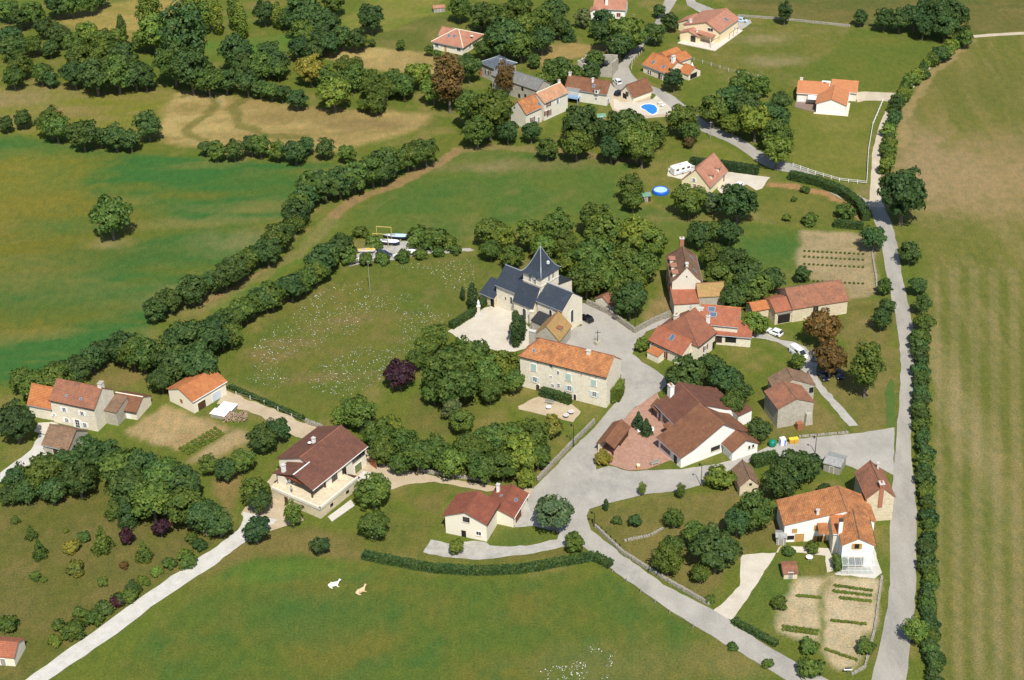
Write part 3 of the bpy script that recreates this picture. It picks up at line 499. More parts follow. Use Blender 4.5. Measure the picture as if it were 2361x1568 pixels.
# ------------------------------------------------------------------ buildings
class Bld:
    def __init__(s, name, label, x, y, cat='house', group=None):
        s.o = Vector((x, y, 0)); s.root = thing(name, label, cat, s.o, 0, group)
    def blk(s, *a, **k): return Blk(s, *a, **k)
    def part(s, mb, name, mats, parent=None):
        mb.v = [(v[0] - s.o.x, v[1] - s.o.y, v[2]) for v in mb.v]
        return mb.build(name, mats, parent or s.root)
class Blk:
    def __init__(s, B, x, y, rot, L, Wd, he, ri, rp=.5, wall=None, roof=None, oe=.35, og=.25, hip0=0, hip1=0, flare=0, pent=False, cap=None, gutter=True, walls=True, z0=-.15, t=.16, open_front=False):
        s.B, s.L, s.W, s.he, s.ri, s.rp, s.oe, s.og, s.t = B, L, Wd, he, ri, rp, oe, og, t
        s.p = Vector((x, y, 0)); r = R(rot); s.rot = r; s.u = Vector((math.cos(r), math.sin(r), 0)); s.n = Vector((-math.sin(r), math.cos(r), 0)); s.pent = pent
        yr = Wd * rp; s.yr = yr
        if pent:
            wp = [(0, he), (Wd, he + ri)]; k = ri / Wd; rpf = [(-oe, he - oe * k), (Wd + .05, he + ri + .05 * k)]; s.s0 = k; s.yr = Wd
        else:
            s.s0 = ri / yr; s1 = ri / (Wd - yr)
            wp = [(0, he), (yr, he + ri), (Wd, he)]; rpf = [(-oe, he - oe * s.s0), (yr, he + ri), (Wd + oe, he - oe * s1)]
            if flare:
                wp = [(0, he), (.3 * yr, he + .3 * ri - flare), (yr, he + ri), (Wd - .3 * (Wd - yr), he + .3 * ri - flare), (Wd, he)]
                rpf = [(-oe, he - oe * s.s0 * .6), (.3 * yr, he + .3 * ri - flare), (yr, he + ri), (Wd - .3 * (Wd - yr), he + .3 * ri - flare), (Wd + oe, he - oe * s1 * .6)]
        zmin = min(p[1] for p in rpf); zmax = max(p[1] for p in rpf)
        if walls:
            m = MB(); n = len(wp)
            def hx(z, h): return h * max(0, (z - he)) / max(ri, .01)
            if hip0 or hip1:                   # walls of a hipped block stop at the eaves
                c = [s.w(0, 0, z0), s.w(L, 0, z0), s.w(L, Wd, z0), s.w(0, Wd, z0)]; d = [s.w(0, 0, he), s.w(L, 0, he), s.w(L, Wd, he), s.w(0, Wd, he)]
                m.add(c + d, [(0, 1, 5, 4), (1, 2, 6, 5), (2, 3, 7, 6), (3, 0, 4, 7), (4, 5, 6, 7)])
                if not (hip0 and hip1):
                    xx = L if hip0 else 0
                    m.add([s.w(xx, y, z) for y, z in wp], [tuple(range(n))])
            else:
                for xx in (0, L): m.add([s.w(xx, 0, z0)] + [s.w(xx, y, z) for y, z in wp] + [s.w(xx, Wd, z0)], [tuple(range(n + 2))])
                if not open_front: m.add([s.w(0, 0, z0), s.w(L, 0, z0), s.w(L, 0, wp[0][1]), s.w(0, 0, wp[0][1])], [(0, 1, 2, 3)])
                m.add([s.w(0, Wd, z0), s.w(L, Wd, z0), s.w(L, Wd, wp[-1][1]), s.w(0, Wd, wp[-1][1])], [(0, 1, 2, 3)])
            s.wall = B.part(m, 'wall', wall)
        # roof slab
        m = MB(); x0, x1 = -og, L + og; n = len(rpf); rng = max(zmax - zmin, .01); top = []; bot = []
        for e, (xx, hp, sg) in enumerate(((x0, hip0, 1), (x1, hip1, -1))):
            for y, z in rpf:
                xs = xx + sg * (hp + (og if hp else 0)) * (z - zmin) / rng if hp else xx
                top.append(s.w(xs, y, z + t)); bot.append(s.w(xs, y, z))
        vs = top + bot; N = 2 * n; fs = []
        for i in range(n - 1):
            fs += [(i, i + 1, n + i + 1, n + i), (N + i + 1, N + i, N + n + i, N + n + i + 1), (i, i + 1, N + i + 1, N + i), (n + i + 1, n + i, N + n + i, N + n + i + 1)]
        fs += [(0, n, N + n, N), (n - 1, 2 * n - 1, N + 2 * n - 1, N + n - 1)]
        if hip0 and not pent: fs += [tuple(range(n)), tuple(N + i for i in range(n)), (0, n - 1, N + n - 1, N)]
        if hip1 and not pent: fs += [tuple(range(n, 2 * n)), tuple(N + i for i in range(n, 2 * n)), (n, 2 * n - 1, N + 2 * n - 1, N + n)]
        m.add(vs, fs); s.roof = B.part(m, 'roof', roof)
        # ridge tiles
        if cap:
            m = MB(); lines = []
            ridx = [i for i in range(n) if abs(rpf[i][1] - zmax) < 1e-6][0]
            lines.append((Vector(top[ridx]), Vector(top[n + ridx])))
            if hip0 and not pent: lines += [(Vector(top[0]), Vector(top[ridx])), (Vector(top[n - 1]), Vector(top[ridx]))]
            if hip1 and not pent: lines += [(Vector(top[n]), Vector(top[n + ridx])), (Vector(top[2 * n - 1]), Vector(top[n + ridx]))]
            for a_, b_ in lines:
                ln = (b_ - a_).length; k = max(1, int(ln / .42))
                for i in range(k):
                    p = a_.lerp(b_, i / k); q = a_.lerp(b_, (i + 1.12) / k); m.tube(p + Vector((0, 0, -.02)), q + Vector((0, 0, .015)), .15, .12, 6)
            B.part(m, 'ridge_cap', cap, s.roof)
        if gutter and oe > .1:
            m = MB(); y, z = rpf[0]; m.tube(s.w(x0 + .05, y - .05, z + .02), s.w(x1 - .05, y - .05, z + .02), .085, .085, 6)
            B.part(m, 'gutter', ZINC if gutter is True else gutter, s.roof)
    def w(s, a, b, c): q = s.p + s.u * a + s.n * b; return Vector((q.x, q.y, c))
    def frame(s, f):
        return {'F': (s.w(0, 0, 0), s.u, -s.n), 'R': (s.w(s.L, 0, 0), s.n, s.u), 'B': (s.w(s.L, s.W, 0), -s.u, s.n), 'L': (s.w(0, s.W, 0), -s.n, -s.u)}[f]
    def hit(s, f, p):
        o, d, nn = s.frame(f); r = ray(*D(p)); c = Vector((0, 0, CAMH)); t = (o - c).dot(nn) / r.dot(nn); q = c + r * t
        return (q - o).dot(d), q.z
    def win(s, f, p, w=1.0, h=1.2, kind='win', shut=None, closed=False, fr=None, bars=(1, 2), sill=None, parent=None, leaf=None):
        ln = s.L if f in 'FB' else s.W
        if isinstance(p[0], str) or p[0] > 200: a, z = s.hit(f, p)
        else: a, z = p
        a = min(max(a, w / 2 + .05), ln - w / 2 - .05); z = max(z, h / 2 + .02)
        if kind in ('door', 'gar'): z = h / 2 + .0
        o, d, nn = s.frame(f); fr = fr or WHITE_P
        def q(i, j, k): return o + d * (a + i) + Vector((0, 0, z + j)) + nn * k
        def bar(m, i0, i1, j0, j1, k0, k1, mi=0):
            vs = [q(i, j, k) for k in (k0, k1) for i, j in ((i0, j0), (i1, j0), (i1, j1), (i0, j1))]
            m.add(vs, [(0, 1, 2, 3), (4, 5, 6, 7), (0, 1, 5, 4), (1, 2, 6, 5), (2, 3, 7, 6), (3, 0, 4, 7)], mi)
        W2, H2 = w / 2, h / 2; b = .07; m = MB(); nm = {'win': 'window', 'door': 'door', 'gar': 'garage_door', 'open': 'opening', 'arch': 'window'}[kind]
        if kind == 'arch':
            def ring(sc, k):
                pts = [(-W2 * sc, -H2)] + [(-W2 * sc * math.cos(t), H2 - W2 + W2 * sc * math.sin(t)) for t in [math.pi * i / 8 for i in range(9)]] + [(W2 * sc, -H2)]
                return [q(i, j, k) for i, j in pts]
            A, Bq, C2, = ring(1.25, .02), ring(1.25, .09), ring(1.0, .09); n = len(A)
            m.add(Bq + C2, [(i, i + 1, n + i + 1, n + i) for i in range(n - 1)]); m.add(A + Bq, [(i, i + 1, n + i + 1, n + i) for i in range(n - 1)])
            wo_ = s.B.part(m, 'window', fr or SILL, parent); m2 = MB().add(ring(1.0, .03), [tuple(range(n))]); s.B.part(m2, 'louvre' if leaf else 'pane', leaf or GLASS, wo_); return wo_
        if kind == 'open':
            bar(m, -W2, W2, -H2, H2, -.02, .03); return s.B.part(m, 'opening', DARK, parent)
        bar(m, -W2 - b, -W2, -H2 - b, H2 + b, .003, .085); bar(m, W2, W2 + b, -H2 - b, H2 + b, .003, .085); bar(m, -W2, W2, H2, H2 + b, .003, .085)
        if kind == 'win':
            bar(m, -W2, W2, -H2 - b, -H2, .003, .085)
            for i in range(bars[0]): x = -W2 + w * (i + 1) / (bars[0] + 1); bar(m, x - .025, x + .025, -H2, H2, .02, .065)
            for j in range(bars[1]): y = -H2 + h * (j + 1) / (bars[1] + 1); bar(m, -W2, W2, y - .018, y + .018, .02, .06)
        wo_ = s.B.part(m, nm, fr, parent); m2 = MB(); bar(m2, -W2, W2, -H2, H2, .004, .03)
        s.B.part(m2, 'pane' if kind == 'win' else 'leaf', GLASS if kind == 'win' and not leaf else (leaf or WOOD_D), wo_)
        if sill and kind == 'win': m3 = MB(); bar(m3, -W2 - .18, W2 + .18, -H2 - .24, -H2 - .08, .003, .16); s.B.part(m3, 'sill', sill, wo_)
        if kind == 'door': m3 = MB(); m3.box(q(W2 - .12, 0, .06), (.06, .06, .06)); s.B.part(m3, 'handle', METAL, wo_)
        if shut:
            for sg in (-1, 1):
                m4 = MB()
                if closed: bar(m4, min(0, sg * W2 * 1.02), max(0, sg * W2 * 1.02), -H2 - .04, H2 + .04, .09, .14)
                else:
                    i0, i1 = (-W2 * 2 - .1, -W2 - .09) if sg < 0 else (W2 + .09, W2 * 2 + .1); bar(m4, i0, i1, -H2 - .04, H2 + .04, .01, .09)
                    for j in (-.6, .6): bar(m4, i0 + .03, i1 - .03, j * H2 - .05, j * H2 + .05, .09, .11)
                s.B.part(m4, 'shutter', shut, wo_)
        return wo_
    def onroof(s, p, back=False):
        y0, z0, sl = (0, s.he, s.s0) if not back else (s.W, s.he, -s.ri / max(s.W - s.yr, .01))
        o = s.w(0, y0, z0 + s.t); nn = (Vector((0, 0, 1)) - s.n * sl).normalized(); r = ray(*D(p)); c = Vector((0, 0, CAMH)); t = (o - c).dot(nn) / r.dot(nn); q = c + r * t
        return q, nn, (s.n + Vector((0, 0, sl))).normalized()
    def sky(s, p, w=.8, h=1.2, back=False):
        q, nn, b = s.onroof(p, back); m = MB(); d = s.u
        def bar(mm, i0, i1, j0, j1, k0, k1):
            vs = [q + d * i + b * j + nn * k for k in (k0, k1) for i, j in ((i0, j0), (i1, j0), (i1, j1), (i0, j1))]
            mm.add(vs, [(0, 1, 2, 3), (4, 5, 6, 7), (0, 1, 5, 4), (1, 2, 6, 5), (2, 3, 7, 6), (3, 0, 4, 7)])
        bar(m, -w / 2 - .09, -w / 2, -h / 2 - .09, h / 2 + .09, 0, .13); bar(m, w / 2, w / 2 + .09, -h / 2 - .09, h / 2 + .09, 0, .13); bar(m, -w / 2, w / 2, -h / 2 - .09, -h / 2, 0, .13); bar(m, -w / 2, w / 2, h / 2, h / 2 + .09, 0, .13)
        f = s.B.part(m, 'skylight', ZINC, s.roof); m2 = MB(); bar(m2, -w / 2, w / 2, -h / 2, h / 2, .02, .09); s.B.part(m2, 'pane', GLASS_B, f)
    def chim(s, a, b, top, w=.7, d=.55, mat=None, pots=1, cap=None, pot=None):
        m = MB(); zb = s.he * .6; c = s.w(a, b, 0); m.box((c.x, c.y, (zb + top) / 2), (w, d, top - zb), 0, s.rot)
        ch = s.B.part(m, 'chimney', mat or RE_OLD); m = MB(); m.box((c.x, c.y, top + .05), (w + .22, d + .22, .12), 0, s.rot); s.B.part(m, 'chimney_cap', cap or CONC, ch)
        m = MB()
        for i in range(pots): x = (i - (pots - 1) / 2) * .35; e = s.w(a + x, b, 0); m.lathe((e.x, e.y, top + .1), [(.13, 0), (.12, .3), (.15, .38)], 8)
        if pots: s.B.part(m, 'chimney_pot', pot or TERRA, ch)
    def chimpx(s, p, top, **k):           # chimney whose foot meets the front slope at p
        q, _, _ = s.onroof(p); e = q - s.p; s.chim(e.dot(s.u), e.dot(s.n), top, **k)
# --- church
CHA = -41.0
ch = Bld('church', 'cream stone church with blue slate roofs and pointed square bell tower', -3.7, 351.7, 'church')
cu = Vector((math.cos(R(CHA)), math.sin(R(CHA)), 0)); cv = Vector((-math.sin(R(CHA)), math.cos(R(CHA)), 0)); N0 = Vector((-3.7, 351.74, 0))
def cp(a, b): q = N0 + cu * a + cv * b; return q.x, q.y
nave = ch.blk(*cp(0, .3), CHA, 8.6, 7.5, 6.7, 3.4, wall=ST_CREAM, roof=SLATE, oe=.45, og=.15, cap=ZINC)
nave.win('F', ('z6', 371, 540), .7, 2.0, 'arch'); nave.win('F', ('z6', 319, 525), .3, .8, 'open')
aisle = ch.blk(*cp(6.9, -1.2), CHA, 6.2, 2.5, 5.5, 4.1, wall=ST_CREAM, roof=SLATE, pent=True, oe=.4, og=.15, gutter=False)
aisle.win('F', ('z6', 488, 660), 1.1, 3.0, 'arch')
choir = ch.blk(*cp(13.6, -.35), CHA, 7.9, 7.5, 7.3, 2.9, wall=ST_CREAM, roof=SLATE, oe=.4, og=.12, cap=ZINC)
choir.win('F', ('z6', 723, 660), .8, 2.1, 'arch'); choir.win('R', ('z6', 913, 680), 1.0, 3.4, 'arch')
tower = ch.blk(*cp(8.0, 1.2), CHA, 5.6, 6.7, 12.55, .02, wall=ST_CREAM, roof=SLATE_D, oe=.0, og=.0, gutter=False, t=.03)
m = MB()                                                            # string course and bell-cast spire
c0 = tower.w(2.8, 3.35, 0)
def sq(e, z): return [tower.w(-e, -e, z), tower.w(5.6 + e, -e, z), tower.w(5.6 + e, 6.7 + e, z), tower.w(-e, 6.7 + e, z)]
def sqk(kk, z): return [c0 + (tower.w(a, b, 0) - c0) * kk + Vector((0, 0, z)) for a, b in ((0, 0), (5.6, 0), (5.6, 6.7), (0, 6.7))]
ch.part(MB().hull([sq(.12, 9.95), sq(.12, 10.2)], smooth=False), 'string_course', SILL)
prof = [(1.16, 12.5), (1.15, 12.62), (.98, 12.95), (.80, 13.55), (.62, 14.5), (.44, 15.7), (.26, 17.0), (.10, 18.2), (.012, 18.85)]
spire = ch.part(MB().hull([sqk(a, b) for a, b in prof], smooth=False), 'spire', SLATE)
m = MB()
for i in range(4):
    rows = [sqk(a, b)[i] for a, b in prof]
    for a, b in zip(rows[1:], rows[2:]): m.tube(a, b, .10, .10, 5)
ch.part(m, 'hip_flashing', ZINC, spire)
ch.part(MB().tube(c0 + Vector((0, 0, 18.8)), c0 + Vector((0, 0, 20.1)), .05, .03, 6).lathe((c0.x, c0.y, 19.2), [(.02, 0), (.16, .12), (.02, .3)], 8).box((c0.x, c0.y, 19.8), (.5, .05, .05), 0, .7), 'finial', METAL, spire)
for p in (('z6', 538, 338), ('z6', 582, 368)): tower.win('F', p, .85, 1.8, 'arch', leaf=WOOD_G)
for p in (('z6', 705, 337), ('z6', 742, 306)): tower.win('R', p, .85, 1.9, 'arch', leaf=WOOD_G)
o_, d_, n_ = tower.frame('F'); a_, z_ = tower.hit('F', ('z6', 578, 332)); cc = o_ + d_ * a_ + Vector((0, 0, z_)) + n_ * .14
m = MB(); m.tube(cc - n_ * .1, cc + n_ * .06, .68, .68, 20, 0, False); clk = ch.part(m, 'clock_face', WHITE_P)
m = MB(); m.tube(cc - n_ * .09, cc + n_ * .05, .74, .74, 20, 0, False); ch.part(m, 'clock_rim', BLACKM, clk)
for an, ln, wd in ((-95, .42, .07), (90, .52, .05)):
    e = d_ * math.cos(R(an)) + Vector((0, 0, math.sin(R(an)))); ch.part(MB().tube(cc + n_ * .08, cc + n_ * .08 + e * ln, wd, wd * .6, 4), 'clock_hand', BLACKM, clk)
m = MB()
for i in range(12):
    e = d_ * math.cos(i * math.pi / 6) + Vector((0, 0, math.sin(i * math.pi / 6))); m.tube(cc + n_ * .075 + e * .50, cc + n_ * .075 + e * .62, .04, .04, 4)
tag(ch.part(m, 'hour_marks', BLACKM, clk), kind='stuff')
q, nn, b = tower.w(5.6, 3.35, 0), None, None
sp = tower.w(4.9, 3.6, 15.0); m = MB(); m.box(tuple(sp), (.5, .5, .7), 0, tower.rot); ch.part(m, 'hatch', WHITE_P, spire)
north = ch.blk(*cp(9.4, 7.4), CHA, 4.6, 5.2, 8.0, -1.0, wall=ST_CREAM, roof=SLATE_D, pent=True, oe=0, og=.1, gutter=False)
porch = ch.blk(*cp(-4.6, -.5), CHA, 4.5, 4.2, 2.9, 2.2, wall=ST_TAN, roof=SLATE, pent=True, oe=.4, og=.15)
porch.win('F', (3.8, 1.2), 1.1, 2.3, 'open')
sac = ch.blk(*cp(14.2, -3.3), CHA, 3.4, 2.9, 3.1, 1.1, wall=ST_GREY, roof=SLATE_D, pent=True, oe=.25, og=.1, gutter=False)
ch.part(MB().box((*cp(13.2, -1.9), 2.2), (.9, .9, 4.6), 0, R(CHA)).box((*cp(13.2, -1.9), 4.6), (1.1, 1.1, .25), 0, R(CHA)), 'buttress', ST_CREAM)
# --- manor
mn = Bld('manor_house', 'long cream stone manor with orange tiled roof and pale green shutters', 1.7, 316.0)
mb = mn.blk(1.7, 316.0, -27.2, 21.5, 7.8, 8.48, 3.0, wall=ST_CREAM, roof=T_ORANGE2, oe=.35, og=.15, hip0=3.2, cap=T_AGED, gutter=BLACKM)
for p, w, h, sh, cl in [((240, 415), 1.15, 1.7, SHUT_G, True), ((628, 525), 1.2, 1.7, SHUT_G, True), ((912, 588), 1.15, 1.5, SHUT_G, True), ((252, 553), .95, 1.25, SHUT_B, False), ((637, 652), .95, 1.25, SHUT_B, False), ((917, 718), .95, 1.25, SHUT_B, False)]:
    mb.win('F', ('z8',) + p, w, h, shut=sh, closed=cl, bars=(1, 3), sill=SILL)
for p, w, h in [((430, 405), .5, .6), ((512, 480), .55, .95), ((430, 523), .55, .5), ((450, 622), .6, .75), ((517, 620), .55, 1.0)]: mb.win('F', ('z8',) + p, w, h, bars=(1, 1), fr=GREY_P if p[1] < 410 else WHITE_P)
mb.win('F', ('z8', 285, 705), .9, 1.7, 'arch', leaf=WOOD_D); mb.win('F', ('z8', 700, 790), .6, 1.6, 'arch', leaf=DARK)
mb.chimpx(('z8', 853, 262), 11.9, w=.9, d=.6, mat=RE_OLD, pots=0); mb.chim(1.0, 4.6, 12.6, w=1.5, d=.8, mat=ST_GREY, pots=0)
mb.sky(('z8', 240, 232), .5, .6)
m = MB()
for i in range(5): e = mb.w(4.5 + 3.6 * i, -.06, mb.he - .9 - .3 * (i % 2)); m.box(tuple(e), (.08, .06, .7), 0, mb.rot)
mn.part(m, 'wall_ties', BLACKM)
mw = mn.blk(11.0, 329.8, 64.6, 7.3, 6.3, 3.5, 3.2, wall=ST_GREY, roof=T_YELL, oe=.3, og=.2, cap=T_AGED, gutter=False)
q, nn, b = mw.onroof(('z6', 800, 800)); m = MB(); m.box((q.x, q.y, q.z + .15), (1.0, 1.2, .7), 0, mw.rot); dm = mn.part(m, 'dormer', ST_GREY)
m = MB(); m.box((q.x, q.y, q.z + .58), (1.4, 1.6, .12), 0, mw.rot); mn.part(m, 'dormer_roof', T_AGED, dm)
# --- village hall
hl = Bld('village_hall', 'white village hall with wide brown tiled roof beside the brick yard', 31.1, 290.1, 'hall')
hf = hl.blk(31.1, 290.1, -60.7, 8.3, 17.8, 2.98, 4.65, .60, wall=RE_WHITE, roof=T_BROWN, oe=.5, og=.45, flare=.38, cap=T_AGED)
hf.win('F', ('z7', 218, 675), 3.4, 1.0, bars=(3, 0), fr=METAL, sill=SILL); hf.win('F', ('z7', 303, 770), 1.3, 2.4, 'door', leaf=WOOD_D)
hf.win('R', ('z7', 643, 667), 2.2, .9, bars=(1, 0), fr=WOOD_D, sill=SILL)
hr = hl.blk(31.8, 301.9, -65.9, 9.4, 14.6, 3.59, 4.03, .37, wall=RE_WHITE, roof=T_BROWN2, oe=.5, og=.3, flare=.3, cap=T_AGED)
hr.win('F', ('z7', 222, 425), 2.6, 2.2, bars=(2, 0), fr=WOOD_D)
hr.chimpx(('z7', 262, 205), 8.2, w=1.3, d=1.0, mat=RE_WHITE, pots=3)
ha = hl.blk(44.8, 287.9, -63.1, 3.4, 6.5, 2.64, 1.87, wall=RE_WHITE, roof=T_BROWN, oe=.4, og=.4, cap=T_AGED)
for p in (('z7', 932, 660), ('z7', 965, 648)): ha.win('R', p, .35, .6, bars=(0, 0), fr=WOOD_D, sill=SILL)
hp = hl.blk(*G(('z7', 95, 385)).xy, -62, 3.2, 3.2, 2.5, 1.3, roof=T_BROWN, walls=False, oe=.2, og=.2, cap=T_AGED, gutter=False)
m = MB(); [m.box(tuple(hp.w(a, .2, 1.25)), (.25, .25, 2.5), 0, hp.rot) for a in (.2, 3.0)]; hl.part(m, 'porch_post', WOOD_D)
hk = hl.blk(*G(('z7', 205, 560)).xy, -61, 3.6, 4.5, 2.7, 1.5, roof=T_BROWN, walls=False, pent=True, oe=.3, og=.2, gutter=False)
hk2 = hl.blk(*G(('z7', 770, 425)).xy, -64, 3.0, 3.5, 2.9, .6, wall=RE_WHITE, roof=T_BROWN2, pent=True, oe=.3, og=.3)
# --- open shelter
sh = Bld('open_shelter', 'small open shelter with brown tiled gable roof in brick yard', 21.2, 287.8, 'shelter')
sb = sh.blk(21.2, 287.8, 62.3, 8.2, 3.7, 2.4, 1.2, roof=T_BROWN, walls=False, oe=.35, og=.35, cap=T_AGED, gutter=False)
for a, b in ((.2, .2), (4.0, .2), (8.0, .2)): e = sb.w(a, b, 1.2); sh.part(MB().box(tuple(e), (.24, .24, 2.5), 0, sb.rot), 'post', WOOD_D)
sh.part(MB().box(tuple(sb.w(4.0, 3.5, 1.25)), (8.0, .3, 2.5), 0, sb.rot), 'back_wall', ST_CREAM); sh.part(MB().box(tuple(sb.w(7.9, 1.9, 1.3)), (.25, 3.2, 2.6), 0, sb.rot), 'end_wall', ST_CREAM)
sh.part(MB().box(tuple(sb.w(6.0, .2, 1.1)), (3.8, .1, 2.0), 0, sb.rot), 'board_screen', WOOD_D)
# --- stone farmhouse on the left
fh = Bld('farmhouse', 'ivy covered stone farmhouse with white shutters and old red roof', -103.3, 306.2)
f1 = fh.blk(-103.3, 306.2, -21.1, 11.4, 7.9, 6.26, 2.9, wall=ST_CREAM, roof=T_AGED, oe=.3, og=.2, cap=T_AGED, gutter=BLACKM)
for p, w, h in [((407, 360), .8, 1.1), ((593, 400), .8, 1.1), ((435, 470), .8, 1.1), ((622, 520), .8, 1.1)]: f1.win('F', ('z1',) + p, w, h, shut=SHUT_W, bars=(1, 2))
f1.win('F', ('z1', 548, 512), 1.0, 2.1, bars=(1, 2), shut=SHUT_W); f1.win('F', ('z1', 300, 412), .45, .7, shut=SHUT_W)
f1.chim(11.0, 4.4, 10.2, w=.9, d=1.3, mat=RE_OLD, pots=0, cap=ST_GREY); f1.sky(('z1', 580, 250), .4, .5); f1.sky(('z1', 435, 215), .4, .4)
f2 = fh.blk(-109.3, 309.0, -20.4, 6.2, 5.6, 3.5, 3.4, wall=ST_CREAM, roof=T_ORANGE, oe=.3, og=.2, cap=T_ORANGE)
f3 = fh.blk(-90.8, 308.3, -18.3, 6.5, 6.6, 2.3, 1.75, wall=ST_CREAM, roof=T_BROWN, oe=.35, og=.2, cap=RE_CREAM, gutter=BLACKM)
f3.sky(('z1', 928, 285), .8, 1.0); f3.win('F', ('z1', 1080, 440), .8, 2.0, 'door', leaf=SHUT_W)
f4 = fh.blk(*f1.w(11.5, 3.4, 0).xy, -21, 3.0, 5.0, 3.6, 1.0, wall=ST_GREY, roof=T_LICH, pent=True, oe=.2, og=.1, gutter=False)
ob = Bld('tiled_outbuilding', 'low outbuilding with mossy brown roof half hidden by trees', -96.5, 291, 'outbuilding')
o1 = ob.blk(*G(('z1', 200, 800)).xy, -22, 6.5, 7.5, 2.2, 2.6, wall=ST_GREY, roof=T_LICH, oe=.3, og=.2, cap=T_LICH)
o1.win('F', (3.0, 1.0), 1.0, 1.9, 'door')
# --- double garage
ga = Bld('double_garage', 'cream garage with bright orange tiles beside the tilled plot', -72.1, 308.3, 'garage')
g1 = ga.blk(-72.1, 308.3, 50.6, 9.9, 8.3, 3.44, 1.77, wall=RE_CREAM, roof=T_ORANGE, oe=.3, og=.35, cap=T_ORANGE, gutter=WHITE_P)
g1.win('F', ('z4', 597, 600), 2.3, 2.1, 'gar', leaf=WOOD_D, fr=RE_CREAM); g1.win('F', ('z4', 810, 450), 2.6, 2.2, 'gar', leaf=plain('silver_door', (.55, .60, .66), .4)); g1.win('L', ('z4', 308, 552), .7, .9, bars=(1, 1), fr=SHUT_Y)
# --- house with terrace
th = Bld('terrace_house', 'large brown roofed house with covered stone terrace and porch', -39.4, 276.1)
t1 = th.blk(-39.4, 276.1, 55.2, 13.1, 12.9, 5.0, 2.67, wall=RE_CREAM, roof=T_BROWN2, oe=.45, og=.4, cap=T_AGED, gutter=WHITE_P)
t2 = th.blk(*t1.w(-4.6, 0, 0).xy, 55.2, 4.6, 10.0, 5.0, 1.85, .345 / .77, roof=T_BROWN2, walls=False, oe=.45, og=.3, cap=WHITE_P, gutter=WHITE_P)
t1.win('F', ('y7', 760, 335), 4.2, 1.5, bars=(3, 0), fr=METAL); t1.win('F', ('y7', 760, 440), 2.3, 2.2, 'gar', leaf=plain('olive_door', (.16, .20, .08), .6)); t1.win('F', ('y7', 645, 465), 1.1, 2.0, leaf=DARK, bars=(1, 0), fr=WOOD_D)
t1.win('F', (2.6, 3.2), 1.6, 1.9, bars=(1, 0), fr=WOOD_D); t1.win('L', (3.4, 3.4), 1.4, 1.2, bars=(1, 0), fr=WOOD_D)
t1.chim(6.0, 8.0, 8.4, w=.6, d=.6, mat=RE_WHITE, pots=0); t2.chim(.6, 7.9, 7.6, w=.7, d=.7, mat=RE_WHITE, pots=0)
e = t1.w(5.0, 8.3, 7.7); m = MB(); m.lathe(tuple(e), [(.42, .02), (.30, .0), (.02, -.06)], 12); th.part(m, 'satellite_dish', WHITE_P)
m = MB(); poly = [t1.w(a, b, 0).xy for a, b in ((-6.6, -3.6), (5.6, -3.6), (5.6, .0), (0, 0), (0, 10.2), (-6.6, 10.2))]; m.prism(poly, -.2, 2.45); tb = th.part(m, 'terrace_base', ST_TAN)
for a0, b0, a1, b1 in ((-6.6, -3.6, 5.6, -3.6), (-6.6, -3.6, -6.6, 9.0)):
    P0, P1 = t1.w(a0, b0, 0), t1.w(a1, b1, 0); mid = (P0 + P1) / 2; dd = P1 - P0; th.part(MB().box((mid.x, mid.y, 2.75), (dd.length + .35, .35, .65), 0, math.atan2(dd.y, dd.x)), 'parapet', RE_OLD, tb)
for p, nx in ((('y7', 583, 706), 'F'), (('y7', 693, 612), 'F')):
    pass
def wallbox(B, a, b, c, d3, rot, name, mat): return B.part(MB().box((a, b, c), d3, 0, rot), name, mat)
for a in (-3.0, 2.2): e = t1.w(a, -3.62, 1.3); wallbox(th, e.x, e.y, e.z, (.9, .08, .7), t1.rot, 'vent_opening', DARK)
for b, hgt in ((1.2, .7), (5.6, 1.9)): e = t1.w(-6.62, b, hgt / 2 + (.9 if hgt < 1 else 0)); wallbox(th, e.x, e.y, e.z, (.08, .9, hgt), t1.rot, 'cellar_door' if hgt > 1 else 'vent_opening', WOOD_D)
for a, b in ((-4.3, .3), (-4.3, 9.6), (-.2, .3)): e = t1.w(a, b, 3.6); wallbox(th, e.x, e.y, e.z, (.3, .3, 2.4), t1.rot, 'porch_post', WOOD_D)
e = t1.w(-4.3, 4.9, 5.1); wallbox(th, e.x, e.y, e.z, (.25, 9.6, .35), t1.rot, 'porch_beam', plain('beam_red', (.22, .06, .025), .7))
e = t1.w(-4.3, 8.6, 3.6); wallbox(th, e.x, e.y, e.z, (.3, 2.2, 2.3), t1.rot, 'porch_wall', RE_CREAM)
m = MB()
for i in range(9): e = t1.w(6.0 + i * .32, -1.2, 2.35 - i * .26); m.box((e.x, e.y, e.z / 2), (.34, 1.0, e.z), 0, t1.rot)
th.part(m, 'terrace_stair', WOOD_D)
e = t1.w(13.4, -1.6, 1.1); wallbox(th, e.x, e.y, e.z, (.12, 2.3, 2.0), t1.rot - .25, 'yard_gate', plain('gate_wood', (.24, .09, .04), .7))
sheet('concrete_apron', [('y7', 735, 520), ('y7', 800, 455), ('y7', 948, 490), ('y7', 780, 560)], M_CONC, .075, .02)
sheet('paved_strip', [('y7', 512, 830), ('y7', 700, 690), ('y7', 730, 740), ('y7', 545, 870)], M_CONC, .05, .02)
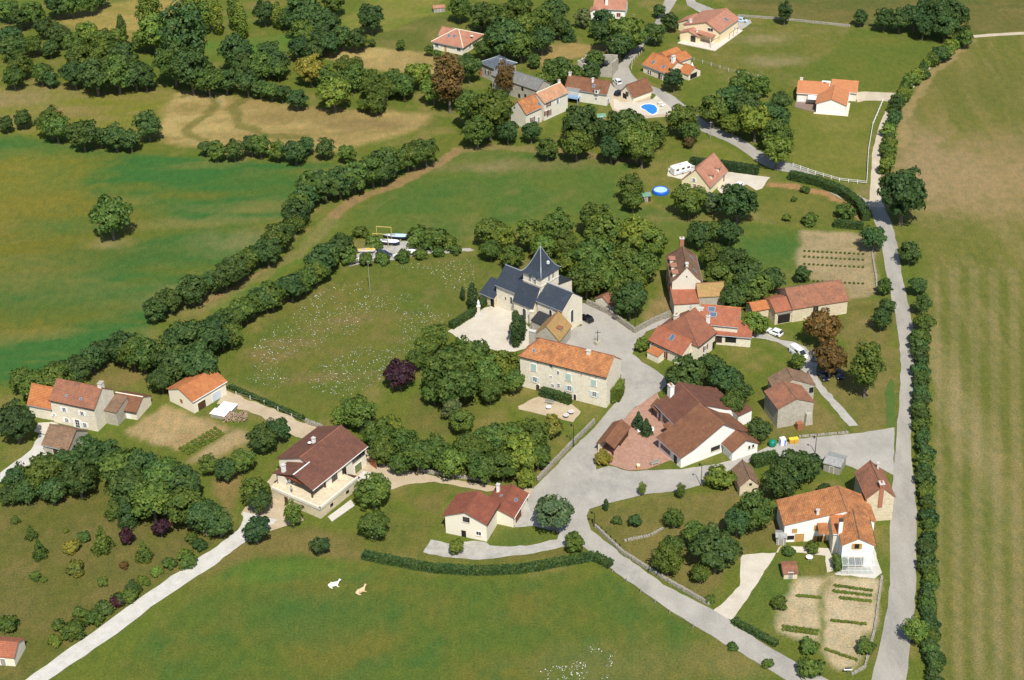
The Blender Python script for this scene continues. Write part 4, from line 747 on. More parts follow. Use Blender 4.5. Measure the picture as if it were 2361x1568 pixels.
# --- red roofed cottage
rc = Bld('red_roof_cottage', 'cream cottage with two dark red roofs beside road fork', -6.1, 259.8)
r1 = rc.blk(-6.1, 259.8, 69.0, 6.6, 8.9, 4.71, 1.92, wall=RE_CREAM, roof=T_RED, oe=.35, og=.45, cap=T_BROWN, gutter=BLACKM)
r2 = rc.blk(-.7, 264.2, 68.5, 8.0, 6.6, 2.74, 1.26, wall=RE_CREAM, roof=T_RED, oe=.35, og=.35, cap=T_BROWN, gutter=WHITE_P)
r1.win('L', ('y1', 390, 376), 1.3, 1.05, bars=(1, 0), fr=WOOD_D, sill=SILL); r1.win('L', ('y1', 496, 492), 1.0, .9, bars=(1, 0), fr=WHITE_P, sill=SILL); r1.win('L', ('y1', 370, 510), 1.0, 1.6, 'open')
r2.win('F', ('y1', 828, 345), 3.6, 2.0, 'gar', leaf=plain('garage_red_brown', (.17, .06, .03), .6)); r2.chim(6.2, 5.6, 5.1, w=.6, d=.6, mat=RE_WHITE, pots=0); r2.sky(('y1', 810, 212), .8, .5); r2.sky(('y1', 686, 175), .4, .4, True)
# --- white house
wh = Bld('white_house', 'white house with ochre shutters and long rust tiled roof', 71.0, 257.7)
w1 = wh.blk(71.0, 257.7, 91.6, 7.6, 17.9, 4.5, 2.95, .33, wall=RE_WHITE, roof=T_ORANGE2, oe=.35, og=.35, cap=T_LICH, gutter=False)
for p in (('z2', 352, 528), ('z2', 346, 625)): w1.win('L', p, 1.1, 1.15, shut=None, bars=(1, 2), fr=SHUT_Y, sill=SILL); a_, z_ = w1.hit('L', p); [w1.win('L', (a_ + k * .95, z_), .45, 1.2, leaf=SHUT_Y, fr=SHUT_Y, bars=(0, 0)) for k in (-1, 1)]
w1.win('L', ('z2', 186, 632), 1.9, 2.1, 'gar', leaf=SHUT_Y); w1.win('L', ('z2', 122, 605), 1.6, 1.0, 'open'); w1.win('L', ('z2', 152, 552), .9, .9, leaf=SHUT_Y, fr=SHUT_Y, bars=(0, 0)); w1.chim(.6, 11.4, 7.3, w=.5, d=.5, mat=RE_OLD, pots=0)
w2 = wh.blk(69.1, 248.9, 87, 8.6, 6.1, 5.6, 1.6, wall=RE_WHITE, roof=T_ORANGE2, oe=.3, og=.3, cap=T_LICH, gutter=BLACKM)
w2.win('L', ('z2', 638, 672), .9, 1.2, shut=SHUT_Y, leaf=DARK, bars=(0, 0), fr=SHUT_Y, sill=SILL); w2.win('L', ('z2', 646, 612), .35, .35, 'open'); w2.win('L', ('z2', 630, 795), 2.7, 2.3, bars=(3, 0), fr=SHUT_Y)
m = MB()                                                            # lean-to conservatory
c = [(-.02, 0, 2.9), (-.02, 6.1, 2.9), (-2.2, 0, 2.2), (-2.2, 6.1, 2.2)]
for i in range(6): b = 6.1 * i / 5; m.tube(w2.w(-.05, b, 2.9), w2.w(-2.2, b, 2.25), .04, .04, 4); m.tube(w2.w(-2.2, b, 0), w2.w(-2.2, b, 2.25), .04, .04, 4)
m.tube(w2.w(-2.2, 0, 2.25), w2.w(-2.2, 6.1, 2.25), .05, .05, 4); m.tube(w2.w(-2.2, 0, .9), w2.w(-2.2, 6.1, .9), .04, .04, 4)
cf = wh.part(m, 'conservatory_frame', WHITE_P)
def glassmat():
    n = NT('clear_glass'); n.col((.55, .62, .62)); n.rough(.12); n.b.inputs['Alpha'].default_value = .28; return n.mat
CLEAR = glassmat()
m = MB(); m.add([w2.w(-.05, 0, 2.93), w2.w(-.05, 6.1, 2.93), w2.w(-2.2, 6.1, 2.29), w2.w(-2.2, 0, 2.29)], [(0, 1, 2, 3)]); m.add([w2.w(-2.24, 0, 0), w2.w(-2.24, 6.1, 0), w2.w(-2.24, 6.1, 2.25), w2.w(-2.24, 0, 2.25)], [(0, 1, 2, 3)]); wh.part(m, 'conservatory_glass', CLEAR, cf)
w3 = wh.blk(*w2.w(4.6, 8.0, 0).xy, 87, 3.6, 2.0, 4.4, .01, wall=RE_WHITE, roof=T_ORANGE2, oe=0, og=.1, walls=False, gutter=False)
w4 = wh.blk(*G(('z2', 440, 735)).xy, -2, 2.0, 5.0, 5.2, 1.2, wall=RE_OLD, roof=T_ORANGE, pent=True, oe=.2, og=.2, gutter=ZINC)
e = G(('z2', 487, 740)); wh.part(MB().box((e.x, e.y, 4.2), (.75, .75, 8.6), 0, 0), 'chimney_stack', RE_WHITE); wh.part(MB().box((e.x, e.y, 8.7), (.7, .7, .5), 0, 0), 'chimney_top', plain('soot', (.06, .055, .05), .9))
# --- stone house by the road
sg = Bld('stone_gable_house', 'narrow stone house with mossy dark red roof at roadside', 76.0, 263.4)
s1 = sg.blk(76.0, 263.4, 94.0, 8.7, 5.6, 6.0, 2.6, wall=ST_TAN, roof=T_AGED, oe=.3, og=.2, cap=T_LICH, gutter=False)
s1.chim(.4, 2.8, 9.3, w=1.2, d=.9, mat=plain('brick_red', (.36, .15, .09), .85), pots=2); s1.chim(7.4, 1.6, 9.0, w=.4, d=.4, mat=CONC, pots=0)
# --- small sheds and barns
gs = Bld('stone_garden_shed', 'tiny stone shed with steep mossy roof between hedges', 50.3, 273.2, 'shed')
j1 = gs.blk(50.3, 273.2, 96.9, 6.0, 4.0, 2.5, 1.9, wall=ST_TAN, roof=T_LICH, oe=.25, og=.25, cap=T_LICH, gutter=False); j1.win('L', ('t22', 2200, 1332), .6, .6, 'open')
db = Bld('double_roof_barn', 'stone barn with two stepped rust tiled roofs by farm track', 65.8, 298.8, 'barn')
k1 = db.blk(65.8, 298.8, 105.3, 7.1, 8.4, 5.2, 1.7, wall=ST_GREY, roof=T_AGED, oe=.25, og=.2, cap=T_LICH, gutter=False)
k2 = db.blk(67.2, 306.0, 99, 4.6, 9.2, 4.9, 2.2, .56, roof=T_LICH, wall=ST_GREY, oe=.3, og=.2, cap=T_LICH, gutter=False); k2.win('L', (8.6, 3.6), 1.0, 1.4, 'open')
db.part(MB().box(tuple(k1.w(-.5, 1.2, 1.4)), (1.2, 1.8, 2.9), 0, k1.rot, .7), 'buttress', ST_GREY)
e = k1.w(-1.6, 3.8, .8); db.part(MB().box(tuple(e), (1.2, 1.4, 1.6), 0, k1.rot), 'hutch', plain('hutch_wood', (.30, .12, .06), .8))
# --- orange complex
oc = Bld('orange_roof_farm', 'rambling stone farmhouse under several orange and brown roofs', 32.5, 329.6)
l1 = oc.blk(32.5, 329.6, -45.7, 9.7, 6.5, 3.15, 2.2, wall=ST_CREAM, roof=T_RED if False else tilemat('roof_rust', (.33, .11, .06), (.42, .155, .085), (.28, .10, .06), .36, moss=(.38, .22, .13)), oe=.3, og=.25, cap=T_ORANGE, gutter=BLACKM)
T_RUST = MATS['roof_rust']
l1.sky(('y2', 256, 708), 1.0, 1.4); l1.win('F', ('y2', 197, 825), 1.1, 1.9, shut=WOOD_R, leaf=WOOD_R, bars=(0, 0)); l1.win('R', ('y2', 380, 838), .8, 1.9, 'open')
l2 = oc.blk(43.2, 324.2, 51.2, 7.6, 11.8, 4.52, 4.35, wall=ST_CREAM, roof=tilemat('roof_russet', (.25, .095, .055), (.32, .13, .075), (.20, .085, .055), .38, moss=(.30, .18, .11)), oe=.35, og=.25, hip0=3.4, cap=T_AGED, gutter=BLACKM)
l2.win('F', ('y2', 485, 778), .9, 1.3, shut=WOOD_R); l2.win('F', ('y2', 547, 805), 1.0, 2.0, 'open'); l2.chimpx(('y2', 503, 600), 8.0, w=.7, d=.7, mat=RE_WHITE)
l2.chim(3.6, 8.4, 8.2, w=1.3, d=.8, mat=ST_CREAM, pots=2); l2.chim(7.0, 6.6, 9.6, w=.7, d=.5, mat=RE_OLD)
l3 = oc.blk(44.6, 333.6, -14, 9.0, 8.2, 5.0, 2.6, wall=ST_CREAM, roof=T_RUST, oe=.3, og=.25, cap=T_ORANGE)
l3.sky(('y2', 528, 512), 1.5, 1.1); l3.sky(('y2', 538, 550), 1.5, 1.1); l3.chimpx(('y2', 457, 510), 7.3, w=1.0, d=.7, mat=RE_WHITE, pots=0)
l4 = oc.blk(*G(('y2', 560, 755)).xy, -12, 8.0, 4.6, 2.9, 1.4, wall=ST_CREAM, roof=T_RUST, pent=True, oe=.4, og=.25)
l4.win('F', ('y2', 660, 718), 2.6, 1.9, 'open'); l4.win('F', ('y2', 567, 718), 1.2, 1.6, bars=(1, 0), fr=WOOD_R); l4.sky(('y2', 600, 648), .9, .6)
l5 = oc.blk(*G(('y2', 83, 850)).xy, -45, 3.4, 2.0, 1.9, .5, wall=ST_CREAM, roof=T_ORANGE, pent=True, oe=.15, og=.1, gutter=False)
# --- tall house
tl = Bld('tall_stone_house', 'tall pale stone house with steep brown roof behind orange roofs', 46.6, 349.7)
m1 = tl.blk(46.6, 349.7, 90.4, 13.0, 7.0, 7.13, 3.9, wall=rendermat('render_pale', (.66, .61, .50), .35), roof=tilemat('roof_umber', (.19, .105, .060), (.25, .145, .085), (.15, .085, .055), .42, moss=(.22, .18, .12)), oe=.4, og=.15, hip1=2.6, flare=.25, cap=T_LICH)
m1.chim(12.0, 3.5, 12.6, w=1.0, d=1.0, mat=plain('brick_red', (.36, .15, .09), .85), pots=2); m1.chim(.5, 3.5, 11.9, w=.8, d=.6, mat=RE_OLD, pots=0)
for p in (('y2', 388, 155), ('y2', 411, 246)): m1.sky(p, .8, 1.1)
for i in range(3):
    e = m1.w(2.0 + 3.4 * i, 6.0, 8.0); dm = tl.part(MB().box(tuple(e), (1.3, 1.5, 1.5), 0, m1.rot), 'dormer', RE_OLD); tl.part(MB().box((e.x - .1, e.y, e.z + .82), (1.9, 1.7, .14), 0, m1.rot), 'dormer_roof', T_PINK, dm); tl.part(MB().box((e.x - .68, e.y, e.z + .1), (.06, .7, .9), 0, 0), 'pane', GLASS, dm)
    e = m1.w(1.8 + 3.6 * i, 7.06, 2.4); wallbox(tl, e.x, e.y, e.z, (.9, .1, 2.0), m1.rot, 'shutter', plain('shutter_crimson', (.34, .02, .03), .5)); e = m1.w(1.8 + 3.6 * i, 7.06, 5.6); wallbox(tl, e.x, e.y, e.z, (.9, .1, 1.6), m1.rot, 'shutter', MATS['shutter_crimson'])
m1.win('L', (3.5, 8.4), .35, .35, 'open')
m2 = tl.blk(*G(('y2', 268, 565)).xy, 4, 6.1, 6.2, 3.6, 1.5, wall=RE_OLD, roof=T_RUST, pent=True, oe=.25, og=.15, gutter=False)
m3 = tl.blk(*m2.w(6.2, 1.2, 0).xy, 4, 6.4, 6.0, 4.6, 1.9, wall=ST_GREY, roof=T_YELL, oe=.25, og=.2, cap=T_AGED, gutter=False)
# --- long barn
br = Bld('long_stone_barn', 'long tan stone barn with rusty tiles near vegetable plot', 67.9, 340.8, 'barn')
n1 = br.blk(67.9, 340.8, 13.8, 14.4, 9.6, 3.97, 2.75, wall=ST_TAN, roof=T_AGED, oe=.35, og=.2, cap=T_LICH, gutter=False); n1.win('F', ('y3', 392, 203), 1.3, 1.4, 'win', bars=(1, 0), fr=WOOD_G); n1.win('F', ('y3', 324, 262), .4, .3, 'open')
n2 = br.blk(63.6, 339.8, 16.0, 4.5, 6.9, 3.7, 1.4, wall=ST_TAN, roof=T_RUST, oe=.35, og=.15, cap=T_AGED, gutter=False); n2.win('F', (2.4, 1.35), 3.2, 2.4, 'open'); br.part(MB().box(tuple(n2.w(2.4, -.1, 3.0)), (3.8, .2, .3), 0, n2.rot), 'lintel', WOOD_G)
n3 = br.blk(*n2.w(-4.4, 3.2, 0).xy, 16, 4.2, 4.0, 3.0, 1.1, wall=ST_TAN, roof=T_ORANGE, oe=.3, og=.2, gutter=False)
# --- churchyard shed
cs = Bld('churchyard_shed', 'small stone shed with rusty tiles behind the churchyard wall', 24.5, 347.8, 'shed')
c1 = cs.blk(24.5, 347.8, 46.1, 7.6, 5.0, 2.0, 1.6, wall=ST_CREAM, roof=T_AGED, oe=.35, og=.3, cap=T_AGED, gutter=False)
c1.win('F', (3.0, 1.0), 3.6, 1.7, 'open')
# --- pink roofed house
pk = Bld('pink_roof_house', 'cream house with steep pink tiled roof and two dormers', 55.7, 409.0)
p1 = pk.blk(55.7, 409.0, 58.6, 11.5, 8.4, 2.9, 4.2, wall=RE_YELL, roof=T_PINK, oe=.35, og=.25, cap=T_PINK)
for p in (('y4', 610, 250), ('y4', 525, 340)):
    q, nn, b = p1.onroof(p); e = q + p1.n * .3; dm = pk.part(MB().box((e.x, e.y, e.z + .1), (1.2, 1.8, 1.3), 0, p1.rot), 'dormer', RE_CREAM); pk.part(MB().box((e.x, e.y, e.z + .85), (1.7, 2.3, .16), 0, p1.rot), 'dormer_roof', T_PINK, dm)
    f = e - p1.n * .92; pk.part(MB().box((f.x, f.y, e.z + .15), (.7, .06, .9), 0, p1.rot), 'pane', WOOD_R, dm)
p1.win('F', ('y4', 683, 450), 1.0, 2.1, 'door', leaf=WOOD_R); p1.win('L', ('y4', 318, 465), .9, 1.4, leaf=WOOD_R); p1.win('L', ('y4', 305, 385), .7, 1.1, shut=SHUT_W); p1.chim(.9, 5.6, 7.3, w=.8, d=.7, mat=RE_WHITE, pots=0)
# --- hamlet
sl_ = Bld('slate_roof_house', 'stone house with low blue grey slate hip roof in hamlet', -7.5, 497.0)
q1 = sl_.blk(-7.5, 497.0, -50, 8.0, 7.6, 5.0, 1.5, wall=ST_GREY, roof=slatemat('slate_mid', (.085, .10, .12), (.12, .14, .16)), oe=.4, og=.4, hip0=3.0, hip1=3.0, cap=ZINC)
for p in (('y5', 100, 182), ('y5', 145, 195)): q1.win('F', p, .9, 1.3, shut=WOOD_D)
sl_.part(MB().box(tuple(q1.w(-.6, 1.0, 1.8)), (1.0, 2.0, 3.6), 0, q1.rot), 'brick_chimney', plain('brick_orange', (.50, .17, .09), .85))
gb = Bld('grey_roof_barn', 'long stone barn with weathered grey slate roof in hamlet', 2.5, 480.3, 'barn')
b1 = gb.blk(-4.2, 486.6, -43.3, 19.0, 6.4, 5.0, 2.1, wall=ST_GREY, roof=SLATE_G, oe=.3, og=.25, cap=SLATE_G, gutter=False)
for p in (('y5', 388, 318), ('y5', 362, 375), ('y5', 412, 378)): b1.win('F', p, .9, 1.3, 'open')
lo = Bld('long_orange_house', 'long hamlet house with mixed orange tiles and red shutters', 6.7, 457.1)
v1 = lo.blk(5.9, 456.2, 44.6, 6.9, 6.4, 5.0, 3.0, wall=RE_OLD, roof=T_ORANGE2, oe=.3, og=.2, cap=T_ORANGE); v1.sky(('y5', 525, 443), .8, 1.0)
v2 = lo.blk(11.6, 461.5, 45.3, 10.6, 6.2, 6.0, 2.2, wall=RE_OLD, roof=tilemat('roof_streaked', (.50, .22, .10), (.56, .30, .16), (.30, .20, .14), .5, moss=(.52, .46, .38)), oe=.3, og=.2, cap=RE_CREAM)
for p, sh_ in ((('y5', 602, 445), WOOD_R), (('y5', 584, 515), WOOD_R), (('y5', 675, 422), SHUT_W)): v2.win('F', p, .9, 1.4, shut=sh_, bars=(1, 1))
v2.win('F', ('y5', 605, 515), .9, 1.8, shut=WOOD_R); v1.win('F', ('y5', 520, 545), .9, 2.0, 'door', leaf=WOOD_G); v1.win('F', ('y5', 470, 565), .9, 1.2, shut=WOOD_R)
v2.chim(10.2, 3.2, 9.2, w=.6, d=.5, mat=RE_WHITE)
hb = Bld('hamlet_brown_house', 'pale hamlet house with brown roof and blue balcony', 18.6, 477.1)
d1 = hb.blk(18.6, 477.1, -24.4, 13.8, 6.2, 4.0, 2.8, wall=RE_OLD, roof=T_BROWN, oe=.3, og=.2, cap=T_BROWN)
d1.chimpx(('y5', 965, 258), 7.4, w=.6, d=.6, mat=RE_WHITE, pots=0); d1.sky(('y5', 972, 295), .7, 1.0); d1.chim(.4, 3.2, 7.9, w=.8, d=.6, mat=RE_OLD)
q, nn, b = d1.onroof(('y5', 1000, 345)); dm = hb.part(MB().box((q.x, q.y, q.z + .5), (1.2, 1.6, 1.5), 0, d1.rot), 'dormer', RE_WHITE); hb.part(MB().box((q.x, q.y, q.z + 1.35), (1.6, 1.9, .15), 0, d1.rot), 'dormer_roof', T_BROWN, dm); f = q - d1.n * .83; hb.part(MB().box((f.x, f.y, q.z + .5), (.6, .05, .8), 0, d1.rot), 'pane', GLASS, dm)
d1.win('F', ('y5', 990, 398), .7, .8); d1.win('F', ('y5', 845, 458), .8, .8, 'open'); d1.win('R', (1.2, 1.0), 1.0, 2.0, 'door', leaf=plain('blue_paint', (.03, .09, .32), .5))
BLUEP = plain('pale_blue_paint', (.30, .46, .66), .5, var=.05)
m = MB(); m.box(tuple(d1.w(2.9, -1.3, 1.9)), (4.4, 2.4, .15), 0, d1.rot); bal = hb.part(m, 'balcony', BLUEP)
m = MB(); [m.box(tuple(d1.w(.8 + .3 * i, -2.45, 2.4)), (.1, .05, .9), 0, d1.rot) for i in range(15)]; m.box(tuple(d1.w(2.9, -2.45, 2.85)), (4.4, .08, .08), 0, d1.rot); [m.box(tuple(d1.w(a, -2.4, 2.1)), (.12, .12, 4.3), 0, d1.rot) for a in (.75, 5.05)]
hb.part(m, 'balustrade', BLUEP, bal); m = MB(); m.add([d1.w(.6, -2.6, 4.05), d1.w(5.2, -2.6, 4.05), d1.w(5.2, 0, 4.4), d1.w(.6, 0, 4.4)], [(0, 1, 2, 3)]); hb.part(m, 'glass_canopy', CLEAR, bal); e = d1.w(2.9, -.05, .9); wallbox(hb, e.x, e.y, e.z, (3.6, .1, 1.7), d1.rot, 'opening', DARK)
pg = Bld('poolside_garage', 'small half timbered garage with brown roof beside blue pool', 39.6, 473.6, 'garage')
a1 = pg.blk(39.6, 473.6, 38.8, 7.8, 5.6, 2.0, 2.9, wall=RE_CREAM, roof=T_BROWN, oe=.35, og=.4, cap=T_BROWN, gutter=False); a1.win('L', ('y6', 192, 605), 1.1, 1.3, bars=(1, 0), fr=WOOD_D); a1.win('L', ('y6', 165, 660), 1.8, 1.7, 'open')
# --- white house with orange roofs
ow = Bld('orange_roof_house', 'white stone house with several orange gables by the bend', 44.6, 497.0)
R1 = ow.blk(44.6, 497.0, -49.6, 10.5, 9.2, 2.9, 2.5, wall=ST_CREAM, roof=T_ORANGE, oe=.35, og=.3, cap=T_ORANGE); R1.sky(('y6', 487, 250), .8, 1.1); R1.sky(('y6', 601, 300), .8, 1.1)
for p in (('y6', 430, 365), ('y6', 455, 378), ('y6', 575, 420), ('y6', 605, 440)): R1.win('F', p, .7, 1.5, leaf=WOOD_D, fr=WHITE_P, bars=(0, 1))
R1.win('F', ('y6', 552, 420), 1.0, 2.0, 'door'); R1.chim(9.4, 4.0, 7.2, w=.9, d=1.2, mat=RE_WHITE, pots=0)
R2 = ow.blk(52.5, 498.7, 39.5, 6.5, 4.6, 4.1, 1.0, wall=RE_WHITE, roof=T_ORANGE, oe=.3, og=.3, cap=T_ORANGE, gutter=False); R2.win('L', (2.3, 2.9), .9, .9)
R3 = ow.blk(56.0, 494.6, 37.2, 4.9, 5.6, 4.5, 1.2, wall=ST_CREAM, roof=T_ORANGE, oe=.3, og=.3, cap=T_ORANGE)
R4 = ow.blk(55.9, 492.3, -48.6, 3.8, 5.6, 2.1, 1.6, roof=T_ORANGE, wall=ST_CREAM, oe=.3, og=.3, cap=T_ORANGE, gutter=False); R4.win('R', (2.4, 1.0), 3.2, 1.7, 'open')
e = G(('y6', 915, 395)); ow.part(MB().box((e.x, e.y, 1.6), (.9, .9, 3.2), 0, .7).lathe((e.x, e.y, 3.2), [(.6, 0), (.25, .6), (.2, 1.1)], 8), 'bread_oven_chimney', RE_WHITE)
# --- yellow villa
yv = Bld('yellow_villa', 'pale yellow villa with pink orange roof and paved terrace', 71.7, 519.4)
Y1 = yv.blk(71.7, 519.4, 56.4, 14.2, 13.3, 4.3, 2.5, .36, wall=RE_YELL, roof=T_PINK, oe=.4, og=.35, cap=T_PINK); Y1.sky(('z5', 945, 245), 1.0, 1.4); Y1.win('L', ('z5', 683, 418), 1.9, 1.1, bars=(1, 0), shut=None); Y1.win('F', ('z5', 1088, 390), .8, 1.1, 'win', fr=SHUT_W)
Y1.chim(1.0, 11.2, 6.2, w=.7, d=.6, mat=RE_WHITE, pots=0)
Y2 = yv.blk(64.5, 519.8, 55.5, 5.2, 6.6, 2.75, 1.2, wall=RE_YELL, roof=T_PINK, oe=.35, og=.3, cap=T_PINK); Y2.win('L', ('z5', 390, 570), 1.7, 2.0, leaf=GLASS, bars=(1, 0), fr=WOOD_D); Y2.chim(1.6, 1.0, 4.3, w=.5, d=.5, mat=RE_WHITE, pots=0)
Y3 = yv.blk(*Y1.w(-2.9, 1.4, 0).xy, 56.4, 2.9, 5.6, 2.9, .5, roof=T_PINK, walls=False, oe=.2, og=.1, gutter=False, pent=True)
for b in (.4, 5.2): yv.part(MB().box(tuple(Y3.w(.2, b, 1.4)), (.2, .2, 2.8), 0, Y3.rot), 'porch_post', RE_CREAM)
Y4 = yv.blk(*Y1.w(4.4, 10.5, 0).xy, 56.4, 6.0, 7.0, 2.9, 1.6, wall=RE_YELL, roof=T_PINK, oe=.3, og=.3, cap=T_PINK)
e = [Y1.w(a, b, 0).xy for a, b in ((-6.3, -1.8), (14.6, -1.8), (14.6, -.02), (-.02, -.02), (-.02, 11.5), (-6.3, 12.2))]; yv.part(MB().prism(e, -.1, .22), 'terrace', plain('terrace_paving', (.62, .54, .46), .85))
m = MB(); [m.tube(Y1.w(-4.8, b, .2), Y1.w(-4.8, b, 2.5), .06, .06, 5) for b in (.6,)]; m.tube(Y1.w(-4.8, .6, 2.5), Y1.w(-.1, -.4, 2.7), .07, .07, 5); [m.tube(Y1.w(a, -1.4, .2), Y1.w(a, -1.4, 2.3), .07, .07, 5) for a in (5, 8, 11)]; m.tube(Y1.w(5, -1.4, 2.3), Y1.w(11, -1.4, 2.3), .06, .06, 5); yv.part(m, 'pergola_frame', WOOD_D)
# --- top house, hip house, white fenced villa
tp = Bld('chimney_house', 'pink tiled house with tall white chimney at top of photo', 31.5, 546.3)
X1 = tp.blk(31.5, 546.3, -10.3, 10.7, 10.0, 3.5, 2.7, wall=RE_WHITE, roof=T_PINK, oe=.4, og=.4, cap=T_PINK); X1.chim(4.2, 1.6, 7.3, w=.9, d=.8, mat=RE_WHITE, pots=0); X1.win('F', ('t20', 983, 138), 1.4, 1.5, leaf=WOOD_R, bars=(1, 0)); X1.win('F', (1.4, 1.3), 1.8, 2.0, 'open')
X2 = tp.blk(*X1.w(2.2, -1.8, 0).xy, 79.7, 4, 3.4, 2.9, 1.0, roof=T_PINK, wall=RE_WHITE, oe=.3, og=.3, gutter=False)
hh = Bld('hip_roof_bungalow', 'cream bungalow with pink pyramid hip roof in dry field', -23.7, 521.3, 'house')
U1 = hh.blk(-23.7, 521.3, -30.8, 11.5, 12.4, 2.99, 2.9, wall=RE_CREAM, roof=T_PINK, oe=.55, og=.55, hip0=5.2, hip1=5.2, cap=RE_CREAM)
U1.win('F', ('t10', 1748, 440), .9, 2.1, 'door', leaf=SHUT_Y); U1.win('F', ('t10', 1668, 418), 1.3, 1.2, shut=SHUT_W); U1.win('F', ('t10', 1870, 455), 1.4, 1.2, shut=SHUT_W); U1.win('R', (4.5, 1.7), 1.3, 1.2, shut=SHUT_W)
U1.sky(('t10', 1780, 330), .8, 1.0); U1.sky(('t10', 1830, 335), .8, 1.0)
U2 = hh.blk(*U1.w(-1.6, 6.2, 0).xy, -30.8, 4.5, 5.0, 2.8, 1.7, wall=RE_CREAM, roof=T_PINK, oe=.4, og=.3, cap=T_PINK)
e = U1.w(11.2, 6.5, 4.5); hh.part(MB().lathe(tuple(e), [(.5, .02), (.36, 0), (.02, -.08)], 12), 'satellite_dish', WHITE_P)
vl = Bld('white_villa', 'bright white villa with three orange roofs and gravel drive', 103.0, 460.1)
VT = tilemat('roof_new_orange', (.50, .20, .085), (.55, .24, .11), (.46, .18, .075), .22, moss=(.52, .27, .15))
V1 = vl.blk(89.9, 470.6, -13.4, 9.2, 9.1, 3.23, 1.87, wall=RE_CREAM, roof=VT, oe=.4, og=.2, cap=VT, gutter=WHITE_P); V1.chim(.8, 5.0, 5.9, w=.8, d=.7, mat=RE_WHITE, pots=0); V1.win('F', ('z3', 228, 390), 1.9, 1.3, leaf=SHUT_W)
V2 = vl.blk(100.5, 472.0, -15.0, 7.9, 8.7, 2.95, 1.75, wall=RE_CREAM, roof=VT, oe=.4, og=.2, cap=VT, gutter=WHITE_P); V2.win('F', ('z3', 1022, 378), .9, 2.1, 'door', leaf=SHUT_W); V2.win('R', (4.0, 1.6), 1.2, 1.2)
V3 = vl.blk(103.0, 460.1, 75.2, 10.5, 8.8, 3.08, 1.71, wall=RE_WHITE, roof=VT, oe=.35, og=.25, cap=VT, gutter=WHITE_P); V3.win('L', ('z3', 808, 578), .8, 1.5, leaf=SHUT_W)
e = V1.w(8.4, 4.9, 4.2); wallbox(vl, e.x, e.y, e.z, (2.6, 1.0, 2.4), V1.rot, 'parapet_wall', RE_WHITE); e = V1.w(8.1, 4.2, 5.6); vl.part(MB().lathe(tuple(e), [(.5, .02), (.36, 0), (.02, -.08)], 12), 'satellite_dish', WHITE_P)
e = V1.w(5.0, -1.6, 2.5); vl.part(MB().add([V1.w(3.4, 0, 2.75), V1.w(7.4, 0, 2.75), V1.w(7.4, -2.6, 2.3), V1.w(3.4, -2.6, 2.3)], [(0, 1, 2, 3)]), 'awning', WHITE_P)
e = [V1.w(a, b, 0).xy for a, b in ((-.3, -3.8), (5.0, -6.5), (8.0, -4.0), (8.0, -.02), (-.3, -.02))]; vl.part(MB().prism(e, -.1, .10), 'patio', plain('patio_brown', (.22, .16, .13), .85)); e = [V3.w(a, b, 0).xy for a, b in ((-.9, -.9), (9, -.9), (9, -.02), (-.02, -.02), (-.02, 9.4), (-.9, 9.4))]; vl.part(MB().prism(e, -.1, .12), 'kerb_path', plain('kerb_cream', (.66, .58, .45), .85))
# --- ruin
ru = Bld('ruined_cottage', 'roofless stone ruin with collapsed dark slates among trees', *G(('y5', 830, 170)).xy, 'ruin')
Q0 = G(('y5', 845, 190)); ra = R(-22); ux = Vector((math.cos(ra), math.sin(ra), 0)); uy = Vector((-math.sin(ra), math.cos(ra), 0))
def rw(a, b): return Q0 + ux * a + uy * b
for (a0, b0, a1, b1, hs) in ((0, 0, 4, 0, (4.6, 2.4)), (6, 0, 11, 0, (2.0, 4.6)), (11, 0, 11, 7, (5.0, 4.2)), (0, 0, 0, 7, (4.4, 3.0)), (0, 7, 11, 7, (3.6, 4.8))):
    p, q = rw(a0, b0), rw(a1, b1); dv = (q - p).normalized(); nv = Vector((-dv.y, dv.x, 0)) * .3; m = MB(); k = 7; tp_ = []
    for i in range(k):
        t = i / (k - 1); tp_.append((p.lerp(q, t), hs[0] * (1 - t) + hs[1] * t + random.uniform(-.5, .3)))
    for i in range(k - 1):
        (x0, h0), (x1, h1) = tp_[i], tp_[i + 1]; vs = [x0 - nv, x1 - nv, x1 + nv, x0 + nv]; m.add([(v.x, v.y, -.1) for v in vs] + [(vs[0].x, vs[0].y, h0), (vs[1].x, vs[1].y, h1), (vs[2].x, vs[2].y, h1), (vs[3].x, vs[3].y, h0)], [(0, 1, 5, 4), (2, 3, 7, 6), (4, 5, 6, 7), (1, 2, 6, 5), (3, 0, 4, 7)])
    ru.part(m, 'wall', ST_GREY)
m = MB()
for i in range(40): e = rw(random.uniform(.8, 10), random.uniform(.8, 6.5)); m.tube((e.x, e.y, random.uniform(.6, 3.2)), (e.x + random.uniform(-2, 2), e.y + random.uniform(-2, 2), random.uniform(.6, 3.6)), .12, .1, 4)
for i in range(30): e = rw(random.uniform(1, 10), random.uniform(3, 6.5)); m.box((e.x, e.y, random.uniform(1.5, 3.2)), (random.uniform(.8, 1.8), random.uniform(.8, 1.8), .06), 0, random.random() * 3)
tag(ru.part(m, 'collapsed_roof', SLATE_D), kind='stuff')
